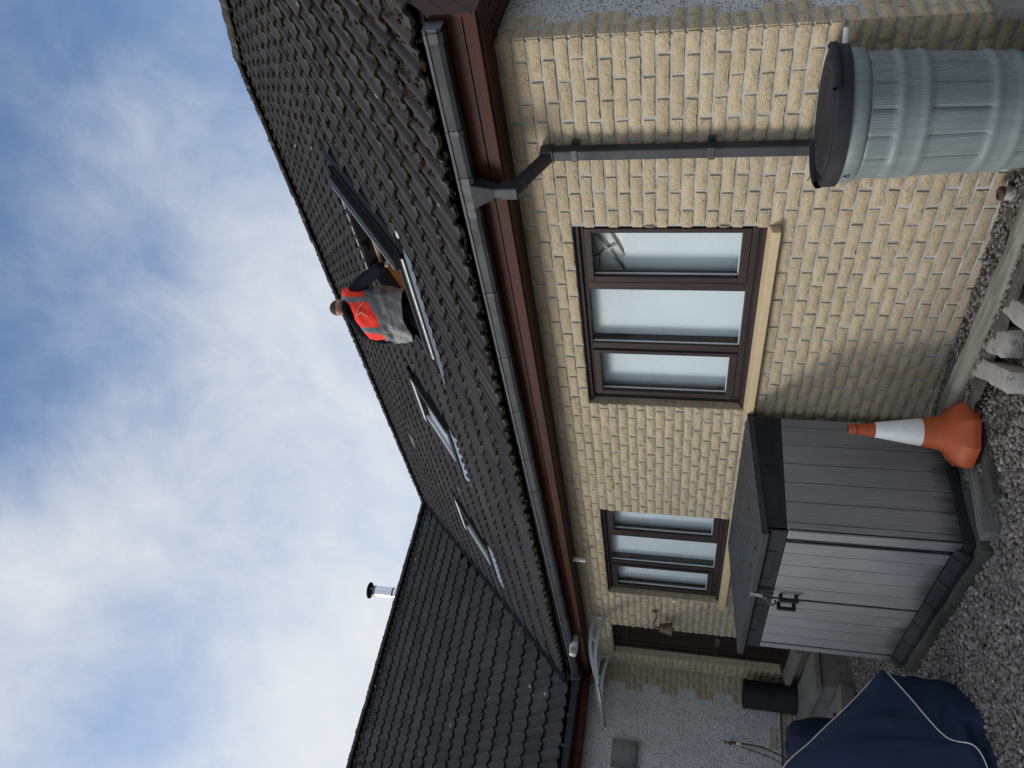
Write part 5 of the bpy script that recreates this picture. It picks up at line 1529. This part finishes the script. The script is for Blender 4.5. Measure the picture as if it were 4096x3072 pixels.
# control rows from the peak (t=0) towards the camera side: far ground, far side, ridge piping, panel middle, near piping, skirt, near ground
CTRL = [
    [(-4.42, -1.44, -0.50), (-4.40, -1.43, -0.25), (-4.20, -1.475, -0.032), (-4.17, -1.470, -0.050), (-4.14, -1.485, -0.075), (-4.20, -1.455, -0.28), (-4.30, -1.43, -0.50)],
    [(-4.95, -1.80, -0.50), (-4.85, -1.78, -0.02), (-4.12, -1.75, 0.20), (-4.02, -1.70, 0.06), (-3.88, -1.735, -0.125), (-3.97, -1.605, -0.32), (-4.02, -1.57, -0.51)],
    [(-5.10, -2.30, -0.50), (-4.95, -2.28, 0.28), (-4.06, -2.06, 0.49), (-3.90, -1.96, 0.20), (-3.645, -2.06, -0.245), (-3.74, -1.84, -0.36), (-3.72, -1.80, -0.51)],
    [(-5.10, -2.90, -0.50), (-4.95, -2.90, 0.45), (-4.02, -2.36, 0.74), (-3.80, -2.22, 0.36), (-3.525, -2.15, -0.380), (-3.62, -2.02, -0.42), (-3.60, -2.00, -0.51)],
    [(-5.00, -3.40, -0.50), (-4.90, -3.40, 0.50), (-4.05, -3.00, 0.92), (-3.72, -2.72, 0.45), (-3.50, -2.42, -0.42), (-3.50, -2.36, -0.46), (-3.48, -2.34, -0.52)],
    [(-4.90, -3.80, -0.50), (-4.80, -3.80, 0.40), (-4.10, -3.60, 0.80), (-3.70, -3.30, 0.35), (-3.50, -3.00, -0.44), (-3.49, -2.96, -0.48), (-3.47, -2.94, -0.52)],
]
def cr(P, t):
    n = len(P)-1; x = t*n; i = min(int(x), n-1); f = x-i
    g = lambda j: Vector(P[max(0, min(n, j))])
    a, b, c, d_ = g(i-1), g(i), g(i+1), g(i+2)
    return 0.5*((2*b)+(c-a)*f+(2*a-5*b+4*c-d_)*f*f+(3*b-a-3*c+d_)*f**3)
def cov_pt(s, t):
    col = [cr([row[j] for row in CTRL], s) for j in range(7)]
    # piecewise smooth in the other direction, creased at the two pipings (t=1/3 and 2/3)
    if t <= 1/3: p = cr(col[:3], t*3)
    elif t <= 2/3: p = cr(col[2:5], (t-1/3)*3)
    else: p = cr(col[4:], (t-2/3)*3)
    e = min(abs(t-1/3), abs(t-2/3), t+0.02, 1.02-t)
    w_ = min(1, e/0.1)
    f = 0.026*w_*fbm(s*7+t*2, t*3, 1.0, 4) + 0.006*w_*fbm(s*30, t*12, 2.0, 3) + 0.010*w_*math.sin(s*26+t*9+3*fbm(s*3, t*3))
    d2 = Vector((0.66, 0.45, 0.6)) if t > 1/3 else Vector((-0.6, 0.3, 0.5))
    if t > 2/3: d2 = Vector((0.6, 0.75, 0.2))
    return p+d2*f
NU, NV = 60, 61
body = MB().grid([[cov_pt(i/(NU-1), j/(NV-1)) for j in range(NV)] for i in range(NU)])
body.build('cover_cloth', 'navy', cov_t, smooth=True)
for t, off in ((1/3, 0.004), (2/3, 0.004)):
    MB().tube([cov_pt(s, t)+Vector((0.004, 0.003, 0.004)) for s in np.linspace(0.0, 0.98, 70)], 0.0042, 7).build('piping', 'piping', cov_t, smooth=True)

hb = thing('barbecue_cover', (-6.25, -1.5, -0.5), 'small dark navy hood bulging behind the larger navy cover', 'cover')
rows = []
for i in range(40):
    t = 2*math.pi*i/39
    row = []
    for j in range(22):
        u = j/21
        z = -0.5+0.87*math.sin(u*math.pi/2)**0.8
        r = (0.29*math.cos(u*math.pi/2)**0.45)*(1+0.07*math.sin(5*t+3*u)+0.05*fbm(math.cos(t)*3, math.sin(t)*3, u*4))
        row.append((-6.22+r*math.cos(t)*0.9, -1.43+r*math.sin(t)*0.9, z+0.02*fbm(math.cos(t)*4, math.sin(t)*4, u*6)))
    rows.append(row)
MB().grid(rows).build('hood_cloth', 'navy_dark', hb, smooth=True)

# ------------------------------------------------------------------ gravel and small stones
def blocked(x, y):
    if SX0-0.06 < x < SX1+0.08 and y > SY0-0.085: return True
    if -8.5 < x < -6.8 and y > -1.02: return True
    if (x+0.29)**2+(y+0.36)**2 < 0.27**2: return True
    if y > -0.32 and x > -3.0: return True
    if (x-cx)**2+(y-cy)**2 < 0.2**2: return True
    return False
peb, tns = [], []
N = 0
for _ in range(90000):
    x, y = random.uniform(-7.6, -0.6), random.uniform(-3.3, -0.02)
    if blocked(x, y): continue
    if not seen((x, y, -0.45), 0.08): continue
    s_ = random.uniform(0.0095, 0.0195)*(1.35 if random.random() < 0.08 else 1)
    zg = gz(x, y)+0.012*fbm(x*3, y*3)
    a = random.uniform(0, 6.28)
    X = Vector((math.cos(a), math.sin(a), jit(0.4))).normalized(); Y = Vector((-math.sin(a), math.cos(a), jit(0.4))).normalized(); Z = X.cross(Y)
    peb.append((lump(Vector((x, y, zg+s_*random.uniform(0.1, 0.9))), X, Y, Z, s_*random.uniform(0.9, 1.45), s_*random.uniform(0.7, 1.0), s_*random.uniform(0.5, 0.8), 0.22), icf))
    tns.append(random.betavariate(2.0, 1.9))
    N += 1
    if N > 26000: break
merged(peb, 'gravel', 'pebble', None, tns, smooth=True)
peb, tns = [], []
for _ in range(1700):
    x, y = random.uniform(-2.95, -0.5), random.uniform(-0.36, 0.0)
    zt_ = -0.205-0.055*max(0, -(x+1.0))-0.16*max(0, -y-0.10)
    s_ = random.uniform(0.005, 0.017)
    peb.append((lump(Vector((x, y, zt_+0.006)), Vector((1, 0, 0)), Vector((0, 1, 0)), Vector((0, 0, 1)), s_*1.3, s_, s_*0.6, 0.3), icf)); tns.append(random.betavariate(1.4, 2.6))
merged(peb, 'soil_stones', 'pebble', None, tns, smooth=True)['kind'] = 'stuff'
# straw and root litter between pole and stones
lit, tns = [], []
for _ in range(900):
    x, y = random.uniform(-2.6, -1.0), random.uniform(-0.75, -0.3)
    zz_ = gz(x, y)+random.uniform(0.012, 0.03); a = random.uniform(0, 6.28)
    X = Vector((math.cos(a), math.sin(a), jit(0.3))).normalized(); Y = X.cross(Vector((0, 0, 1))).normalized()
    lit.append((lump(Vector((x, y, zz_)), X, Y, X.cross(Y), random.uniform(0.015, 0.04), 0.0025, 0.002, 0.2), icf)); tns.append(0.2)
merged(lit, 'leaf_litter', 'leaf_dark', None, tns)
leaf((-1.99, -0.36, -0.352), 0.035, 0.6, 'leaf', 'curled tan leaf between the two nearest stone blocks by the pole', None)
leaf((-2.83, -2.02, -0.468), 0.040, 2.1, 'leaf', 'pale dry leaf on the gravel in front of the shed doors', None)
leaf((-3.35, -1.55, -0.47), 0.030, 4.0, 'leaf_dark', 'dark brown leaf on the gravel nearest the shed threshold', None)

# ------------------------------------------------------------------ the man in the roof window
PO = Vector((-3.12, 1.30, 0.0))
PR = Vector((0.7230, 0.6908, 0)); PF = Vector((-0.6908, 0.7230, 0))
def pw(L, D, z): return PO+PR*L+PF*D+Vector((0, 0, z))
person = thing('person', tuple(pw(-0.13, 0.05, 3.18)), 'man in red and grey hi-vis vest over a dark hoodie standing in the roof window', 'person')
def skinned(chain, edges, root, sub=2):
    me = bpy.data.meshes.new('tmp'); me.from_pydata([tuple(pw(*c[:3])) for c in chain], edges, [])
    o = bpy.data.objects.new('tmp', me); COL.objects.link(o)
    md = o.modifiers.new('skin', 'SKIN'); md.branch_smoothing = 0.3
    for i, c in enumerate(chain):
        sv = me.skin_vertices[0].data[i]; sv.radius = (c[3], c[4] if len(c) > 4 else c[3]); sv.use_root = (i == root)
    sb = o.modifiers.new('sub', 'SUBSURF'); sb.levels = sub; sb.render_levels = sub
    return o
def evald(o):
    dg = bpy.context.evaluated_depsgraph_get()
    return bpy.data.meshes.new_from_object(o.evaluated_get(dg))
chain = [
    (-0.15, 0.05, 4.05, 0.150, 0.115), (-0.16, 0.05, 4.25, 0.150, 0.110), (-0.165, 0.05, 4.48, 0.165, 0.115), (-0.165, 0.05, 4.66, 0.150, 0.100), (-0.135, 0.06, 4.765, 0.070, 0.065), (-0.115, 0.075, 4.83, 0.055, 0.055),
    (0.035, 0.04, 4.745, 0.084), (0.165, -0.06, 4.575, 0.078), (0.268, -0.24, 4.36, 0.062), (0.300, -0.36, 4.265, 0.044),          # right shoulder to wrist
    (-0.345, 0.04, 4.615, 0.078), (-0.405, 0.03, 4.375, 0.072), (-0.33, 0.22, 4.28, 0.046), (-0.29, 0.34, 4.26, 0.036),            # left arm, bent forward
    (-0.06, 0.05, 3.95, 0.105), (-0.05, 0.08, 3.60, 0.070), (-0.05, 0.05, 3.24, 0.050), (-0.24, 0.05, 3.95, 0.105), (-0.25, 0.08, 3.60, 0.070), (-0.25, 0.05, 3.24, 0.050),
]
edges = [(0, 1), (1, 2), (2, 3), (3, 4), (4, 5), (3, 6), (6, 7), (7, 8), (8, 9), (3, 10), (10, 11), (11, 12), (12, 13), (0, 14), (14, 15), (15, 16), (0, 17), (17, 18), (18, 19)]
parts_ = [evald(skinned(chain, edges, 0))]
def hand(wr, dr, side, sgn):
    """palm, four unequal curled fingers and a thumb from the side of the palm"""
    wr, dr, side = Vector(wr), Vector(dr).normalized(), Vector(side).normalized(); nrm = dr.cross(side)*sgn
    ch, ed = [], []
    def add(p, r): ch.append((*p, r)); return len(ch)-1
    w0 = add(wr, 0.026); p1 = add(wr+dr*0.045, 0.034); ed.append((w0, p1))
    out = [skinned(ch, ed, 0, 1)]
    for k, (o_, ln) in enumerate(((-0.028, 0.070), (-0.009, 0.080), (0.010, 0.076), (0.028, 0.060))):
        c2, e2 = [], []
        p = wr+dr*0.06+side*o_*0.8
        for q, (f, dn) in enumerate(((0, 0), (0.4, 0.010), (0.75, 0.026), (1.0, 0.045))):
            c2.append((*(p+dr*ln*f*0.9+side*o_*0.25*f-nrm*dn), 0.0095-0.001*q))
            if q: e2.append((q-1, q))
        out.append(skinned(c2, e2, 0, 1))
    c2 = [(*(wr+dr*0.02-side*0.02), 0.012), (*(wr+dr*0.045-side*0.045-nrm*0.008), 0.011), (*(wr+dr*0.075-side*0.055-nrm*0.020), 0.009)]
    out.append(skinned(c2, [(0, 1), (1, 2)], 0, 1))
    return [evald(o) for o in out]
parts_ += hand((0.302, -0.365, 4.258), (0.15, -0.72, -0.55), (0.7, 0.3, 0.0), 1)
parts_ += hand((-0.288, 0.345, 4.26), (0.2, 0.9, -0.2), (0.9, -0.2, 0.0), 1)
# head: skull, jaw, nose, ears, turned to the right
hm = bmesh.new()
HC = Vector((-0.098, 0.085, 4.892))
ha = math.radians(-38)                                  # yaw towards the right
hf = PF*math.cos(ha)-PR*math.sin(ha); hr = PR*math.cos(ha)+PF*math.sin(ha)
hc = pw(*HC)
def hp_(a, f, z): return hc+hr*a+hf*f+Vector((0, 0, z))
def ell(a, f, z, ra, rf_, rz_):
    r = bmesh.ops.create_icosphere(hm, subdivisions=3, radius=1.0)
    for v in r['verts']:
        c = Vector(v.co); v.co = hp_(a+c.x*ra, f+c.y*rf_, z+c.z*rz_)
ell(0, -0.010, 0.018, 0.076, 0.094, 0.088)
ell(0, 0.022, -0.045, 0.058, 0.068, 0.070)
ell(0, 0.100, -0.018, 0.012, 0.018, 0.018)
ell(0, 0.090, 0.004, 0.009, 0.012, 0.024)
ell(0.030, 0.072, 0.012, 0.017, 0.012, 0.010); ell(-0.030, 0.072, 0.012, 0.017, 0.012, 0.010)
ell(0, 0.080, -0.060, 0.024, 0.012, 0.010); ell(0, 0.070, -0.095, 0.026, 0.022, 0.018)
for sg in (1, -1): ell(sg*0.079, -0.008, -0.012, 0.008, 0.018, 0.031)
me = bpy.data.meshes.new('tmp'); hm.to_mesh(me); hm.free(); parts_.append(me)
jb = bmesh.new()
for q in parts_: jb.from_mesh(q)
bme = bpy.data.meshes.new('tmp'); jb.to_mesh(bme); jb.free()
to = bpy.data.objects.new('tmp', bme); COL.objects.link(to)
md = to.modifiers.new('remesh', 'REMESH'); md.mode = 'VOXEL'; md.voxel_size = 0.0085
ms_ = to.modifiers.new('smooth', 'SMOOTH'); ms_.factor = 0.5; ms_.iterations = 2
fin = evald(to); fin.name = 'body'
for o in [o for o in list(COL.objects) if o.name.startswith('tmp')]: bpy.data.objects.remove(o)
fin.materials.clear()
for q in ('hoodie', 'skin', 'hair'): fin.materials.append(MT[q])
wrR, wrL = pw(0.302, -0.365, 4.258), pw(-0.288, 0.345, 4.26)
for pl_ in fin.polygons:
    c = pl_.center; i = 0
    if (c-wrR).length < 0.13 and c.z < 4.205: i = 1
    if (c-wrL).length < 0.14 and (c-PO).dot(PF) > 0.35: i = 1
    if c.z > 4.80:
        i = 1; dl = c-hc; a, f, z = dl.dot(hr), dl.dot(hf), dl.z
        if (z > 0.055 and f < 0.08) or (f < -0.005 and z > 0.018 and abs(a) < 0.0765) or (f < -0.05 and z > 0.006 and abs(a) < 0.06): i = 2
    pl_.material_index = i
fin.polygons.foreach_set('use_smooth', [True]*len(fin.polygons))
link(bpy.data.objects.new('body', fin), person)
# hood lying on the shoulders and collar
rows = []
for i in range(30):
    t = 2*math.pi*i/29
    row = []
    for j in range(9):
        u = 2*math.pi*j/8
        R_ = 0.090+0.030*math.cos(u)
        back = max(0, -math.sin(t))
        z = 4.785+0.030*math.sin(u)*(1+1.0*back)-0.035*back+0.015*math.cos(t)-0.06*max(0, -math.cos(t))
        row.append(pw(-0.135+R_*math.cos(t)*(1.15+0.25*back), 0.060+R_*math.sin(t)*(1.0+0.35*back), z))
    rows.append(row)
MB().grid(rows).build('hood', 'hoodie', person, smooth=True)

# vest: lofted shell; u runs round the body, v from hem to shoulder
def vest_c(v):
    z = 4.145+v*0.60
    cL = -0.160-0.0*v
    a = 0.245+0.030*math.sin(v*2.4)-0.01*v
    if v > 0.86: a *= 1-0.35*((v-0.86)/0.14)**1.5
    b = 0.148+0.02*math.sin(v*3)-0.012*v
    if v > 0.8: b *= 1-0.45*((v-0.8)/0.2)**1.5
    return cL, a, b, z
NU2, NV2 = 72, 44
def vest_p(i, j):
    t = 2*math.pi*i/NU2; v = j/(NV2-1)
    cL, a, b, z = vest_c(v)
    ex = 0.8
    L = a*math.copysign(abs(math.cos(t))**ex, math.cos(t)); D = b*math.copysign(abs(math.sin(t))**ex, math.sin(t))
    z += 0.155*(L/0.24)*(0.35+0.65*v)                          # the right shoulder is the higher
    fold = (1-v)**0.7*(0.016*math.sin(6*t+6*v+2*fbm(math.cos(t)*2, v*3))+0.020*fbm(math.cos(t)*4, math.sin(t)*4, v*5))
    fold += 0.006*fbm(math.cos(t)*6, math.sin(t)*6, v*9)
    k = 1+fold/0.2
    if v < 0.05: z += 0.012*math.sin(3*t)
    return pw(cL+L*k, 0.05+D*k, z)
def vest_m(i, j):
    t = (2*math.pi*(i+0.5)/NU2); v = (j+0.5)/(NV2-1)
    cL, a, b, z = vest_c(v)
    L = a*math.copysign(abs(math.cos(t))**0.8, math.cos(t))/0.24
    wob = 0.015*math.sin(9*L)
    edge = 0.50+0.10*abs(L)*(0.8 if L > 0 else 0.5)-0.02 + wob
    if v > edge:
        if 0.52 < abs(L+0.02) < 0.74: return 1
        return 0
    if v > edge-0.16: return 1
    if 0.20 < v < 0.27 + 0.03*L: return 1
    return 2
MB().grid([[vest_p(i, j) for j in range(NV2)] for i in range(NU2)], vest_m, close_u=True).build('vest', ['vis', 'reflect', 'vest_grey'], person, smooth=True)
# faint marks on the back of the vest: a hand-drawn pale line and a small black print
def vest_at(u, v): return vest_p(u*NU2, v*(NV2-1))+(-PF)*0.006
mk = [vest_at(0.742, 0.62), vest_at(0.755, 0.72), vest_at(0.745, 0.83), vest_at(0.775, 0.72), vest_at(0.80, 0.60)]
for a, b2 in zip(mk[:-1], mk[1:]): MB().tube([a, b2], 0.0022, 5).build('pen_line', 'white', person)
MB().tube([vest_at(0.765, 0.70), vest_at(0.765, 0.735)], 0.008, 6).build('print', 'black', person)
